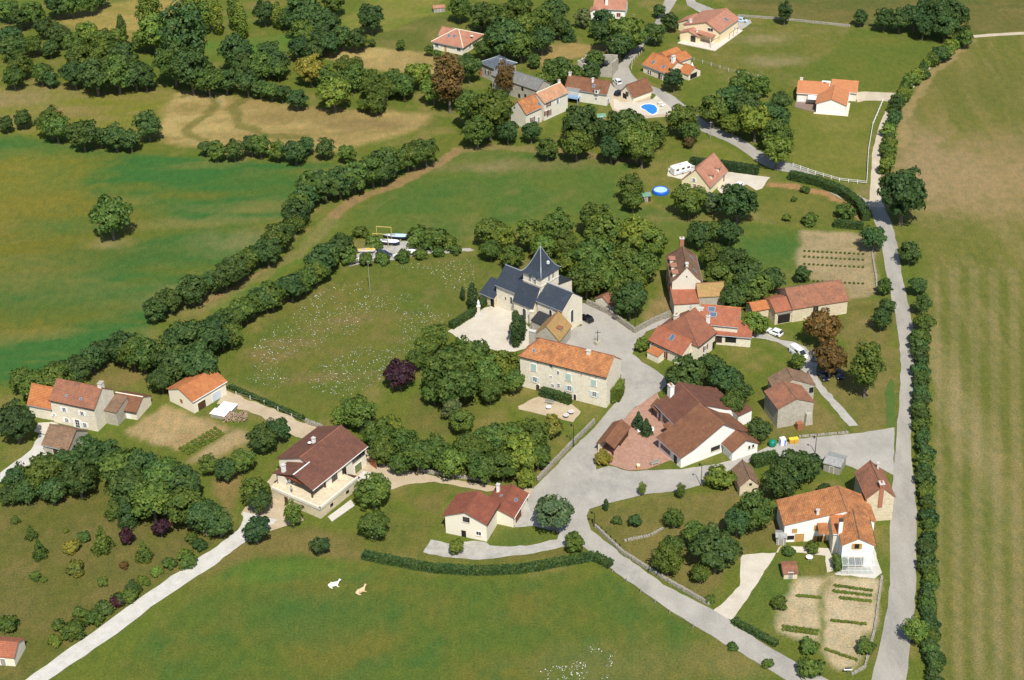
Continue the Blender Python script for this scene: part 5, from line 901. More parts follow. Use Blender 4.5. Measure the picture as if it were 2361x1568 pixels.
# ------------------------------------------------------------------ vegetation
LEAF = leafmat('leaves'); BARK = plain('bark', (.16, .13, .10), .9, var=.25, sc=4)
def quadsfrom(c, nrm, size):
    n = len(c); nrm = nrm / (np.linalg.norm(nrm, axis=1)[:, None] + 1e-9); t = RNG.normal(size=(n, 3)); t -= (t * nrm).sum(1)[:, None] * nrm; t /= np.linalg.norm(t, axis=1)[:, None] + 1e-9
    b = np.cross(nrm, t); s = size[:, None] * .5; V = np.stack([c - t * s - b * s * .7, c + t * s - b * s * .7, c + t * s + b * s * .7, c - t * s + b * s * .7], 1).reshape(-1, 3)
    return V, np.arange(4 * n).reshape(n, 4)
def crown(name, kind, lobes, per, leaf, lr=.30, zs=1.0, zc=1.0):
    C_ = []; N_ = []
    for i in range(lobes):
        d = RNG.normal(size=3); d /= np.linalg.norm(d); r = RNG.uniform(.35, .82)
        if kind == 'cone': z = RNG.random() ** 1.3; a = RNG.uniform(0, 6.28); k = (1 - z) * RNG.uniform(.55, .95) + .03; p = np.array([k * math.cos(a), k * math.sin(a), z * 2 - 1]); l = lr * (.35 + .75 * (1 - z))
        elif kind == 'col': z = RNG.random(); a = RNG.uniform(0, 6.28); k = math.sin(math.pi * (z * .86 + .1)) * RNG.uniform(.3, .8); p = np.array([k * math.cos(a), k * math.sin(a), z * 2 - 1]); l = lr
        else: p = d * r; p[2] = max(p[2], -.62) + .05; l = lr * RNG.uniform(.7, 1.25)
        u = RNG.normal(size=(per, 3)); u /= np.linalg.norm(u, axis=1)[:, None]; u[:, 2] = np.where(u[:, 2] < -.35, -u[:, 2], u[:, 2]); q = p + u * l * RNG.uniform(.75, 1.08, (per, 1)) * np.array([1, 1, .85]); C_.append(q); N_.append(u + p * .5 + RNG.normal(size=(per, 3)) * .45)
    C_ = np.concatenate(C_); N_ = np.concatenate(N_); C_[:, 2] = C_[:, 2] * zs + zc
    V, Q = quadsfrom(C_, N_, RNG.uniform(.7, 1.35, len(C_)) * leaf); return npmesh(name, V, Q, LEAF)
def trunk(name, h, r, top):
    m = MB(); m.tube((0, 0, -.1), (.03, .02, h * .6), r, r * .65, 7)
    for i in range(5): a = i * 1.26 + RNG.random(); m.tube((.02, .01, h * (.4 + .1 * (i % 3))), (.45 * math.cos(a), .45 * math.sin(a), h * .7 + .35 * RNG.random() + top * .2), r * .5, r * .15, 5)
    return m.mesh(name, BARK)
PRO = {}
for k, (kind, nv, lob, per, leaf, lr, zs, zc, th, tr, h) in {'o': ('ball', 5, 75, 62, .105, .27, .92, 1.18, 1.1, .085, 2.1), 'm': ('ball', 4, 42, 52, .16, .30, .95, 1.12, 1.0, .09, 2.05), 't': ('ball', 2, 85, 62, .10, .25, 1.55, 1.85, 1.6, .09, 3.4), 'p': ('col', 2, 90, 50, .16, .36, 2.3, 2.6, 2.0, .1, 5.0), 'c': ('cone', 2, 70, 46, .15, .34, 1.35, 1.42, 1.0, .08, 2.8), 'y': ('col', 2, 90, 60, .17, .38, 2.4, 2.4, 1.0, .1, 4.8), 's': ('ball', 4, 34, 46, .19, .34, .78, .62, .4, .06, 1.4)}.items():
    PRO[k] = ([crown('crown', kind, lob, per, leaf, lr, zs, zc) for _ in range(nv)], [trunk('trunk', th, tr, zs) for _ in range(nv)], zc, h)
NMK = {'o': 'broadleaf_tree', 'm': 'small_tree', 't': 'tall_tree', 'p': 'poplar_tree', 'c': 'conifer_tree', 'y': 'cypress_tree', 's': 'shrub'}
BASE = (.050, .088, .020)
TINT = {'g': (.088, .135, .030), 'd': (.058, .102, .032), 'l': (.130, .180, .034), 'y': (.200, .190, .038), 'r': (.135, .088, .032), 'p': (.055, .022, .034), 'b': (.100, .135, .062), 'k': (.042, .078, .030)}
def tree(u, v, w, kind, tint, label, group=None, cat=None):
    cm, tm, zc, h = PRO[kind]; r = w / 2 / pxm((u, v)) * 1.08; g = G((u, v), zc * r); i = random.randrange(len(cm)); j = TINT[tint]; q = random.uniform(.82, 1.2); e = random.uniform(-.12, .12)
    col = (j[0] * q * (1 + e), j[1] * q, j[2] * q * (1 - e), 1); rz = random.uniform(0, 6.28); sz = r * random.uniform(.93, 1.1); nm = NMK[kind]
    if kind == 's':
        o = link(nm, cm[i], None, (g.x, g.y, -.05), rz); o.scale = (r, r, sz); o.color = col; return tag(o, label, cat or 'shrub', group)
    t = thing(nm, label, cat or 'tree', (g.x, g.y, 0), rz, group); t.scale = (r, r, sz); c = link('crown', cm[i], t); c.color = col; link('trunk', tm[i], t); return t
def trees(label, group, items, kind='o', tint='g'):
    for it in items:
        u, v, w = it[:3]; k = it[3] if len(it) > 3 else (kind if w > 44 or kind not in 'o' else 'm'); tree(u, v, w, k, it[4] if len(it) > 4 else random.choice(tint), label, group)
def row(label, group, pts, n, w0, w1, kind='s', tint='gdl', spread=6):
    ds = [0]
    for a, b in zip(pts, pts[1:]): ds.append(ds[-1] + math.hypot(b[0] - a[0], b[1] - a[1]))
    for i in range(n):
        d = ds[-1] * (i + .5) / n; k = max(j for j in range(len(pts) - 1) if ds[j] <= d); t = (d - ds[k]) / (ds[k + 1] - ds[k]); a, b = pts[k], pts[k + 1]
        tree(a[0] + (b[0] - a[0]) * t + random.uniform(-spread, spread), a[1] + (b[1] - a[1]) * t + random.uniform(-spread, spread) * .6, random.uniform(w0, w1), random.choice(kind), random.choice(tint), label, group)
trees('dense dark tree in the far wood at top left corner', 'far wood at top left', [(15, 20, 55), (45, 40, 50), (20, 85, 62), (75, 30, 55), (130, 12, 55), (165, 10, 55), (205, 6, 50), (235, 0, 36), (100, 60, 50), (135, 80, 58), (30, 110, 62), (75, 105, 45), (115, 112, 42)], tint='gdd')
trees('green tree in the belt below the golden field', 'belt below the golden field', [(200, 80, 62), (170, 105, 55), (235, 95, 55), (265, 85, 48), (280, 66, 22, 'p'), (345, 40, 60, 't'), (355, 78, 78), (330, 90, 52)], tint='gdl')
trees('tall pale poplar standing beside the golden field', 'poplars by the golden field', [(440, 30, 34, 'p'), (470, 32, 34, 'p'), (500, 40, 30, 'p'), (540, 30, 30, 'p'), (555, 50, 30, 'p'), (640, 35, 24, 'p')], tint='l')
trees('big dark tree in the clump above the rough pasture', 'clump above the rough pasture', [(45, 150, 58), (30, 178, 52), (95, 170, 48), (115, 182, 38), (190, 135, 72), (235, 130, 72), (280, 130, 72), (170, 170, 62), (220, 172, 80), (270, 168, 80), (310, 168, 70), (335, 182, 50)], tint='gdd')
trees('tall oak in the group left of the dry paddock', 'oaks left of the dry paddock', [(425, 85, 100, 't'), (400, 142, 92), (440, 162, 90), (480, 182, 70), (545, 122, 80), (520, 182, 60), (570, 192, 55), (560, 152, 60), (600, 205, 42), (625, 208, 45), (650, 216, 40), (685, 226, 50)], tint='ggd')
trees('bushy tree in the low row above the green field', 'low row above the green field', [(15, 287, 36), (55, 275, 42), (115, 280, 68), (130, 297, 60), (190, 307, 70), (230, 312, 50), (265, 312, 65), (300, 322, 50), (475, 342, 36), (500, 350, 42), (540, 347, 46), (580, 332, 50), (600, 337, 50), (640, 350, 42), (680, 347, 58), (705, 337, 42), (750, 342, 46), (800, 356, 40)], tint='gdd')
tree(340, 287, 66, 'o', 'd', 'round dark tree with pale trunk at edge of hay field'); tree(255, 500, 92, 'o', 'g', 'lone tree standing in the big green field')
trees('green tree in the wood behind the upper meadow', 'wood behind the upper meadow', [(610, 30, 52), (655, 45, 42), (700, 35, 88), (745, 55, 75), (690, 10, 62), (770, 8, 52), (855, 42, 62), (700, 78, 62), (745, 92, 60), (790, 87, 52), (760, 105, 50), (820, 92, 50), (690, 112, 52), (720, 116, 50), (620, 117, 52), (640, 142, 60), (600, 152, 60), (640, 166, 42)], tint='gdd')
trees('orchard tree between the dry paddock and the hay field', 'trees below the dry paddock', [(715, 158, 70, 'o', 'y'), (805, 155, 66), (770, 212, 78, 'o', 'l'), (815, 176, 62), (780, 190, 60), (745, 172, 50), (860, 195, 60), (905, 182, 52), (870, 222, 55), (890, 202, 50), (930, 197, 58), (965, 172, 60), (1000, 207, 60), (840, 242, 32), (865, 237, 50)], tint='ggl')
tree(1035, 187, 76, 't', 'r', 'rust brown chestnut beside the slate roofed house'); tree(1165, 180, 46, 't', 'r', 'thin browning birch in front of grey barn')
trees('shrubby tree near the pink hip roofed bungalow', 'trees near the hip roofed bungalow', [(925, 105, 22, 'm'), (990, 118, 22, 'm'), (1008, 126, 20, 'm'), (1115, 110, 46), (1060, 22, 52), (835, 100, 25, 'm'), (857, 98, 20, 'm')])
trees('dark tree in the wood left of the hamlet road', 'wood left of the hamlet road', [(1110, 35, 62), (1150, 40, 80), (1200, 20, 62), (1165, 82, 90), (1210, 57, 62), (1245, 42, 60), (1280, 20, 60), (1250, 92, 60), (1200, 102, 70), (1290, 62, 50), (1312, 72, 30, 'c'), (1345, 42, 40, 'm', 'b'), (1392, 47, 55, 'o', 'k'), (1375, 72, 32), (1400, 82, 60), (1440, 77, 80), (1430, 107, 60), (1462, 87, 60), (1510, 75, 50), (1545, 50, 42), (1520, 25, 30)], tint='gdd')
trees('green tree growing around the hamlet houses', 'trees around the hamlet houses', [(1080, 155, 60), (1050, 215, 50), (1130, 262, 100), (1090, 252, 80), (1150, 235, 50), (1100, 302, 70), (1170, 300, 55), (1287, 160, 70), (1232, 142, 30), (1362, 166, 42), (1250, 190, 46), (1330, 172, 40), (1372, 138, 42), (1225, 305, 45)], tint='gd')
trees('tree in the long row below the blue pool', 'row below the blue pool', [(1340, 292, 92, 'o', 'd'), (1330, 332, 70), (1400, 302, 60), (1440, 292, 88), (1470, 322, 90), (1510, 312, 58), (1410, 342, 60), (1480, 347, 70), (1262, 342, 50), (1570, 275, 68), (1592, 300, 50)], tint='gd')
trees('tree in the copse along the bend of hamlet road', 'copse along the hamlet road', [(1645, 255, 68), (1690, 232, 70), (1722, 242, 70), (1742, 282, 78), (1690, 285, 52), (1782, 272, 80), (1792, 312, 70), (1802, 232, 50), (1710, 197, 60), (1792, 348, 70), (1755, 202, 42)], tint='gdl')
tree(1590, 327, 28, 'm', 'r', 'small orange brown tree beside the hamlet road'); tree(1555, 187, 46, 'm', 'k', 'round dark tree in front of orange gabled house')
trees('dark tree in the clump above the walled paddock', 'clump above the walled paddock', [(2040, 42, 50), (2075, 47, 50), (2110, 37, 60), (2140, 22, 60), (2170, 32, 70), (2200, 32, 70), (2180, 62, 58), (2130, 62, 50), (1985, 42, 34), (2225, 70, 26)], tint='dd')
tree(1810, 25, 34, 't', 'd', 'single dark tree on the wall at top of photo')
row('bush in the hedge between gravel track and arable field', 'hedge beside the gravel track', [(2235, 85), (2160, 130), (2100, 190), (2070, 240), (2052, 300), (2042, 400)], 30, 24, 40, 'ssm')
row('bushy hedgerow tree beside the sunken sandy path', 'hedgerow beside the sandy path', [(985, 345), (900, 380), (790, 420), (720, 440), (690, 480), (660, 535), (560, 612), (500, 642), (440, 672), (385, 692), (355, 725)], 34, 46, 72, 'om', 'gdd', 9)
row('hedgerow tree bordering the white flowered meadow', 'hedgerow above the flower meadow', [(800, 560), (745, 598), (700, 650), (640, 678), (560, 715), (500, 755)], 20, 46, 68, 'om', 'gd', 8)
row('tree in the thicket behind the garage and farmhouse', 'thicket behind garage and farmhouse', [(540, 770), (480, 775), (420, 790), (370, 820), (300, 805), (230, 815), (190, 850), (120, 880), (40, 880)], 24, 48, 80, 'o', 'gdd', 16)
trees('big tree in the thicket right behind the garage', 'big trees behind the garage', [(430, 790, 100), (480, 775, 90), (400, 835, 88), (460, 838, 90), (372, 875, 62)], tint='dd')
tree(35, 970, 96, 'o', 'k', 'large dark tree at left edge beside farmhouse terrace'); tree(185, 885, 40, 's', 'y', 'yellow green climbing shrub at farmhouse corner')
trees('tree in the large wood below the farmhouse', 'wood below the farmhouse', [(100, 1092, 88), (150, 1072, 78), (200, 1042, 66), (180, 1102, 88), (240, 1052, 86), (282, 1082, 98), (330, 1082, 88), (300, 1122, 98), (380, 1102, 98), (420, 1122, 90), (350, 1152, 98), (430, 1172, 90), (470, 1192, 80), (505, 1205, 66), (40, 1102, 70), (60, 1132, 60), (120, 1132, 60), (20, 1140, 50), (290, 1182, 46, 'c'), (262, 1168, 40, 'c'), (520, 1082, 56), (560, 1062, 56), (605, 1012, 68), (640, 992, 58), (480, 1072, 46), (590, 1132, 70), (600, 1158, 56)], tint='gdd')
tree(370, 1217, 46, 'm', 'p', 'larger purple leaved tree beside the lane'); tree(293, 1238, 36, 'm', 'p', 'smaller purple leaved tree on orchard lawn'); tree(922, 862, 72, 'o', 'p', 'round purple tree beside the flower meadow'); tree(267, 1390, 34, 's', 'p', 'low dark purple shrub near the lane')
trees('tree in the manor park left of the manor', 'manor park trees', [(980, 800, 60), (1005, 772, 60), (960, 828, 50), (1030, 850, 108), (1082, 832, 98), (1050, 892, 96), (1122, 862, 80), (1160, 842, 78), (1182, 880, 56), (1000, 902, 58), (1130, 902, 58), (830, 950, 78), (800, 937, 42), (790, 962, 50), (872, 1002, 78), (900, 982, 60), (932, 1012, 68), (1040, 942, 48, 'm', 'b'), (1065, 972, 58), (962, 1052, 78), (1002, 1042, 78), (1042, 1062, 78), (1092, 1032, 88), (1132, 1012, 78), (1180, 1012, 78), (1112, 1078, 72), (1160, 1068, 78), (1200, 1052, 86), (1232, 1012, 78), (1240, 1052, 60), (882, 1042, 66), (922, 1068, 54), (1212, 1102, 46, 'm', 'l'), (1270, 985, 50, 'm', 'y')], tint='ggl')
for u, v, w, l in ((1067, 680, 12, 'slim small cypress left of church forecourt'), (1090, 690, 24, 'broad tall cypress beside the statue'), (1190, 765, 30, 'dark cypress standing against the church wall'), (1203, 760, 22, 'second dark cypress nearer the manor chimney'), (1397, 1165, 12, 'thin cypress beside the road fork')): tree(u, v, w, 'y', 'k', l)
trees('tree in the tall wood behind the church', 'wood behind the church', [(1130, 532, 68), (1160, 548, 58), (1132, 575, 50), (1182, 590, 56), (1222, 540, 70), (1282, 522, 78), (1302, 562, 60), (1252, 572, 58), (1312, 602, 66), (1372, 502, 78), (1392, 542, 90), (1372, 592, 98), (1352, 642, 84), (1402, 642, 78), (1442, 602, 80), (1472, 542, 88), (1502, 562, 70), (1482, 612, 78), (1460, 652, 66), (1422, 664, 56)], tint='ggl')
tree(1452, 692, 80, 'o', 'd', 'rounded dark tree in the walled garden by shed')
trees('tree beside the pink roofed house and round pool', 'trees by the pink roofed house', [(1455, 432, 62), (1460, 462, 50), (1590, 458, 78), (1642, 468, 46, 'm', 'b'), (1702, 462, 90, 'o', 'd')])
trees('tree in the grove right of the tall stone house', 'grove right of the tall house', [(1612, 542, 60), (1642, 532, 50), (1682, 532, 60), (1642, 592, 60), (1692, 602, 80), (1722, 642, 88), (1662, 642, 78), (1742, 662, 78), (1782, 642, 60), (1692, 682, 66), (1850, 632, 38, 'm')], tint='gdd')
tree(2083, 452, 112, 'o', 'd', 'big oak between the road and brown arable field'); tree(1895, 757, 78, 'o', 'r', 'rust tinged round chestnut beside the stone barn'); tree(1915, 828, 78, 'o', 'r', 'ochre chestnut shading two parked cars'); tree(2000, 850, 78, 't', 'g', 'tall green tree in the roadside orchard')
trees('roadside tree along the straight right road', 'trees along the right road', [(2015, 547, 58), (2098, 580, 54), (2118, 660, 42), (2127, 702, 42), (2132, 742, 50), (2040, 662, 36), (2032, 738, 46), (2045, 710, 40), (2112, 1452, 60, 'o', 'l')], tint='gd')
row('bush in the hedge between right road and arable field', 'hedge along the right road', [(2125, 770), (2121, 850), (2126, 930), (2132, 1010), (2136, 1100), (2140, 1180), (2140, 1250), (2144, 1330), (2142, 1420), (2150, 1500), (2160, 1600)], 46, 32, 46, 's', 'gdd', 5)
trees('garden tree between the farm and the village hall', 'trees between farm and hall', [(1580, 862, 92, 'o', 'd'), (1640, 852, 68), (1672, 874, 78), (1702, 902, 60), (1692, 932, 58), (1752, 988, 58), (1742, 742, 60, 'o', 'l'), (1480, 795, 32), (1840, 835, 34)], tint='gdl')
trees('dark tree behind the small stone shed', 'trees behind the small stone shed', [(1830, 1082, 88), (1800, 1112, 78), (1862, 1072, 70)], tint='d')
tree(1662, 1102, 70, 's', 'l', 'bright green bush left of the small shed'); tree(1390, 1058, 40, 's', 'y', 'yellow green round bush beside open shelter'); tree(1905, 1130, 36, 's', 'k', 'round clipped dark bush by garden path'); tree(1472, 968, 28, 'c', 'k', 'left dwarf pine in the brick yard'); tree(1490, 982, 28, 'c', 'k', 'right dwarf pine in the brick yard'); tree(1481, 1128, 20, 't', 'l', 'young roadside tree with bare trunk'); tree(1570, 1132, 24, 't', 'g', 'slim young tree left of street lamp')
trees('garden tree on the terraced garden below the road', 'terraced garden trees', [(1465, 1200, 32), (1422, 1200, 24, 's'), (1555, 1195, 46), (1540, 1292, 70), (1550, 1260, 56), (1600, 1230, 58), (1615, 1322, 48), (1740, 1177, 88), (1700, 1202, 68), (1650, 1262, 112, 'o', 'd')], tint='gd')
tree(1277, 1180, 88, 'o', 'b', 'spreading tree in the cottage gravel drive'); tree(1325, 1250, 46, 'm', 'g', 'leafy shrub tree at the road fork hedge'); tree(1052, 1262, 36, 'm', 'l', 'small big leaved tree in gravel garden'); tree(590, 1222, 66, 'm', 'k', 'round dark tree at the lane end'); tree(735, 1257, 48, 'm', 'k', 'round dark bushy tree above the cows'); tree(675, 1182, 44, 't', 'l', 'thin birch in front of the terrace house'); tree(860, 1128, 84, 'o', 'g', 'broad tree right of terrace house'); tree(862, 1208, 70, 'o', 'g', 'leaning tree beside low stone wall')
trees('vegetable garden shrub near the white house', 'shrubs near the white house', [(1820, 1270, 30), (1872, 1262, 34), (1935, 1300, 40), (1800, 1390, 40), (1865, 1492, 44), (1995, 1492, 44), (1870, 1540, 60), (1690, 1490, 24), (1770, 1530, 26), (1640, 1382, 26)], kind='s')
trees('young shrub scattered on the orchard lawn', 'shrubs on the orchard lawn', [(35, 1200, 22), (70, 1225, 26, 'c'), (90, 1265, 32, 'c'), (152, 1223, 14), (165, 1260, 40, 's', 'y'), (195, 1240, 32), (235, 1242, 44, 'c'), (330, 1267, 36, 'c'), (175, 1312, 40, 's', 'y'), (80, 1330, 26), (102, 1337, 16), (237, 1342, 26), (285, 1305, 22, 's', 'r'), (185, 1412, 34), (135, 1442, 34), (220, 1427, 40), (170, 1457, 52), (300, 1372, 40), (430, 1292, 44), (440, 1240, 30), (20, 1442, 50)], kind='s')
row('bush along the upper side of the white lane', 'bushes along the lane', [(110, 1490), (250, 1400), (350, 1330), (470, 1250)], 12, 26, 40)
trees('bush around the boat yard', 'bushes around the boat yard', [(960, 547, 58), (1000, 555, 58), (1030, 558, 42), (832, 535, 36), (862, 560, 40), (800, 590, 50), (845, 600, 36), (880, 597, 36), (930, 592, 34), (970, 588, 34), (1010, 583, 30), (1050, 578, 28)], kind='s')
trees('garden shrub around the pink house lawn', 'shrubs on the pink house lawn', [(1815, 502, 22), (1868, 507, 36), (1950, 490, 44), (1857, 437, 22), (1830, 460, 14)], kind='s')
# clipped hedges
def hedge(label, pts, wd, ht, tint='g', cat='hedge'):
    P = [G(p) for p in pts]; cs = []; ns = []; m = MB()
    for a, b in zip(P, P[1:]):
        d = b - a; ln = d.length; d.normalize(); nv = Vector((-d.y, d.x, 0)); k = int(ln * 130 * (ht + wd) / 2)
        t = RNG.random(k) * ln; f = RNG.random(k); side = np.where(f < .3, -1, np.where(f < .6, 1, 0)); off = np.where(side == 0, RNG.uniform(-1, 1, k), side) * wd / 2; z = np.where(side == 0, ht, RNG.random(k) * ht)
        base = np.array(a)[None] + np.array(d)[None] * t[:, None] + np.array(nv)[None] * off[:, None]; base[:, 2] = z; base += RNG.normal(size=(k, 3)) * .09
        nn = np.array(nv)[None] * side[:, None] + np.array([0, 0, 1.])[None] * (side == 0)[:, None] + RNG.normal(size=(k, 3)) * .45; cs.append(base); ns.append(nn)
    V, Q = quadsfrom(np.concatenate(cs), np.concatenate(ns), RNG.uniform(.2, .38, sum(map(len, cs)))); o0 = P[0]; V = V - np.array([o0.x, o0.y, 0]); o = link('hedge', npmesh('hedge', V, Q, LEAF), None, (o0.x, o0.y, 0)); j = TINT[tint]; o.color = (*j, 1); tag(o, label, cat)
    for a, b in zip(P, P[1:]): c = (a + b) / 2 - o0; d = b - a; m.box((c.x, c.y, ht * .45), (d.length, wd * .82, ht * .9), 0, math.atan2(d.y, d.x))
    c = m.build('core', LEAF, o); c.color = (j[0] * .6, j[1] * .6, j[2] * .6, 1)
hedge('low clipped hedge curving along the top of cow pasture', [(838, 1285), (900, 1298), (1000, 1316), (1100, 1322), (1200, 1318), (1300, 1300), (1370, 1288), (1408, 1308)], 1.6, 1.3, 'd')
hedge('tall curved hedge beside the hamlet road junction', [(1820, 412), (1880, 425), (1940, 448), (1980, 478), (1996, 510)], 2.2, 2.2, 'd'); hedge('short hedge at end of pink house garden', [(1922, 522), (1990, 528)], 1.8, 1.8, 'd'); hedge('dark hedge behind the pink house and caravan', [(1590, 382), (1680, 392), (1748, 402)], 2.0, 2.4, 'k'); hedge('clipped hedge along the church forecourt', [(1040, 758), (1088, 728), (1118, 700)], 1.5, 1.6, 'd'); hedge('dark hedge against the manor front wall', [('t22', 270, 510), ('t22', 400, 545), ('t22', 540, 590)], 1.5, 2.0, 'd'); hedge('long hedge behind the hall shed', [(1735, 1075), (1790, 1062)], 2.0, 2.2, 'd'); hedge('low hedge along the fence above garage track', [(530, 895), (600, 925), (700, 968)], .9, .9, 'd'); hedge('garden hedge beside the lower road', [(1690, 1435), (1790, 1490)], 1.2, 1.0, 'd'); hedge('ivy covering the right end of manor', [mbp for mbp in (('t22', 840, 560), ('t22', 960, 575), ('t22', 1010, 480))], 1.4, 3.6, 'l', 'ivy')
# crops and flowers
def scatter(name, label, n, poly, size, tint, h=.15):
    w = wpoly(poly); xs = [p[0] for p in w]; ys = [p[1] for p in w]; x = RNG.uniform(min(xs), max(xs), n); y = RNG.uniform(min(ys), max(ys), n); k = inpoly(x, y, w) & (fbm(x, y, 9, 5) > .47); c = np.stack([x[k], y[k], np.full(k.sum(), h)], 1)
    V, Q = quadsfrom(c, RNG.normal(size=c.shape) * .4 + np.array([0, 0, 1.]), RNG.uniform(.6, 1.4, len(c)) * size); tag(link(name, npmesh(name, V, Q, tint)), label, 'flowers', None, 'stuff')
scatter('wildflowers', 'white wildflowers scattered over the sloping meadow', 5200, [(830, 615), (1090, 600), (1100, 680), (1030, 740), (860, 890), (740, 945), (540, 870), (620, 750)], .13, WHITE_P); scatter('daisies', 'white daisies scattered at foot of cow pasture', 900, [(1250, 1480), (1420, 1500), (1400, 1568), (1180, 1568)], .14, WHITE_P)
def croprow(label, p, q, n, r, tint, grp):
    for i in range(n): t = (i + .5) / n; tree(p[0] + (q[0] - p[0]) * t, p[1] + (q[1] - p[1]) * t, r, 's', tint, label, grp, 'vegetables')
for a, b in ((('k33', 345, 395), ('k33', 555, 425)), (('k33', 340, 425), ('k33', 550, 450)), (('k33', 375, 460), ('k33', 545, 480)), (('k33', 330, 580), ('k33', 520, 600)), (('k33', 300, 730), ('k33', 470, 790)), (('k33', 75, 610), ('k33', 270, 635)), (('k33', 75, 628), ('k33', 265, 652)), (('k33', 150, 450), ('k33', 280, 460))): croprow('leafy vegetable plant in a kitchen garden row', D(a), D(b), 11, 9, 'l', 'kitchen garden rows')
for k in range(4): croprow('bean plant in the strip beside tilled plot', (412 + 6 * k, 1036 + k * 4), (500 + 6 * k, 985 + k * 4), 10, 9, 'l', 'rows beside tilled plot')
for v in (582, 595, 612, 650): croprow('small vegetable plant in roadside vegetable plot', (1850, v - 4), (1995, v + 4), 14, 6, 'g', 'roadside vegetable rows')
# ------------------------------------------------------------------ walls, fences, poles
def stonewall(label, pts, ht=1.0, wd=.5):
    P = [G(p) for p in pts]; m = MB(); o = P[0]
    for a, b in zip(P, P[1:]):
        d = b - a; ln = d.length; k = max(2, int(ln / .55)); rz = math.atan2(d.y, d.x)
        for i in range(k):
            for z in range(max(1, int(ht / .4))): c = a.lerp(b, (i + random.random() * .4 + .3) / k) - o; m.box((c.x, c.y, .18 + z * .38), (.55, wd * random.uniform(.8, 1.15), .42), 0, rz + random.uniform(-.12, .12), random.uniform(.75, 1))
    w = thing('stone_wall', label, 'wall', o); tag(m.build('stones', ST_RUB, w), kind='stuff')
stonewall('low stone wall around the churchyard garden', [(1353, 702), (1405, 726), (1463, 768), (1500, 748), (1545, 728)], 1.6); stonewall('rubble wall below the manor park trees', [(1370, 975), (1323, 1022), (1280, 1066), (1240, 1110)], 1.3); stonewall('stone wall along the sandy driveway', [(970, 1088), (1050, 1100), (1130, 1112)], .8); stonewall('dry stone wall along the lower road garden', [(1372, 1215), (1435, 1275), (1530, 1335), (1635, 1395)], .8); stonewall('wall edging the terraced garden', [(1440, 1248), (1500, 1235), (1530, 1218)], .7); stonewall('pale wall along the top field', [(1700, 38), (1800, 45), (1960, 62)], .9); stonewall('stone wall beside the vegetable plot', [(2010, 580), (2020, 640), (2022, 670)], .7); stonewall('rubble edge wall of kitchen garden', [('k33', 600, 350), ('k33', 560, 640), ('k33', 510, 830), ('k33', 440, 870)], .5); stonewall('kerb wall above the wide junction', [(1842, 1008), (1955, 998)], .6); stonewall('stone wall stub above the terrace house', [(705, 975), (745, 990)], 1.4)
def fence(label, pts, mat, sp=2.4, ht=1.1, rails=2):
    P = [G(p) for p in pts]; o = P[0]; f = thing('fence', label, 'fence', o); post = MB().box((0, 0, ht / 2), (.16, .16, ht)).mesh('post', mat)
    for a, b in zip(P, P[1:]):
        d = b - a; n = max(1, int(d.length / sp))
        for i in range(n): c = a.lerp(b, i / n) - o; link('post', post, f, (c.x, c.y, 0), math.atan2(d.y, d.x))
        for r in range(rails): z = ht * (r + 1) / (rails + .3); f1_ = a - o; f2_ = b - o; MB().tube((f1_.x, f1_.y, z), (f2_.x, f2_.y, z), .06 if mat is WHITE_P else .015, None, 4).build('rail', mat, f)
fence('white post and rail fence beside the gravel track', [(2035, 236), (2012, 290), (2002, 350), (1998, 425)], WHITE_P); fence('white rail fence along the hamlet road', [(1828, 384), (1880, 402), (1935, 418), (1998, 425)], WHITE_P); fence('concrete post fence around the orange gabled house', [(1456, 160), (1458, 145), (1490, 112)], CONC, 2.0, 1.2, 1); fence('wire fence below the villa lawn', [(1600, 140), (1680, 165), (1770, 185)], CONC, 3, 1.2, 2); fence('concrete posts along the flower meadow track', [(545, 912), (610, 932), (705, 978)], CONC, 3.4, 1.1, 1); fence('thin stake fence along the cow pasture', [(1412, 1318), (1544, 1414), (1653, 1480)], WOOD_G, 4, .9, 1); fence('dark garden fence at the road fork', [(1366, 1205), (1440, 1272)], BLACKM, 1.5, .9, 2)
def pole(label, b, t, lamp=False):
    g = G(b); ht = max(3.5, min(9, (D(b)[1] - D(t)[1]) / pxm(b) / .85)); o = thing('street_lamp' if lamp else 'utility_pole', label, 'street lamp' if lamp else 'pole', g); MB().tube((0, 0, 0), (0, 0, ht), .09, .06, 7).build('post', BLACKM if lamp else WOOD_G, o)
    if lamp: MB().tube((0, 0, ht - .1), (-.5, 0, ht), .04, None, 5).build('arm', BLACKM, o); MB().lathe((-.5, 0, ht - .25), [(.08, 0), (.2, .4), (.26, .45), (.05, .7)], 8).build('lantern', BLACKM, o)
    else: MB().box((0, 0, ht - .4), (.9, .1, .1)).build('crossarm', WOOD_G, o)
for l, b, t in (('black lamp in front of white hall', ('t22', 1742, 1345), ('t22', 1742, 1140)), ('black lamp at the road fork', ('k23', 433, 90), ('k23', 433, 10)), ('black lamp at churchyard wall corner', ('t21', 1133, 1500), ('t21', 1133, 1300)), ('black lamp beside the manor park wall', ('t22', 568, 990), ('t22', 568, 780)), ('black lamp behind the recycling bins', ('k32', 248, 595), ('k32', 248, 510))): pole(l, b, t, True)
for l, b, t in (('wooden pole standing in the flower meadow', ('t11', 1052, 1110), ('t11', 1045, 840)), ('tall pole left of hamlet road bend', ('t20', 925, 590), ('t20', 925, 385)), ('pole near the chimney house garden', ('t20', 1120, 280), ('t20', 1120, 140)), ('twin legged pole right of tall house', ('t21', 2200, 1245), ('t21', 2200, 1040)), ('pole beside the copse road', ('t20', 1828, 1280), ('t20', 1828, 1130))): pole(l, b, t)
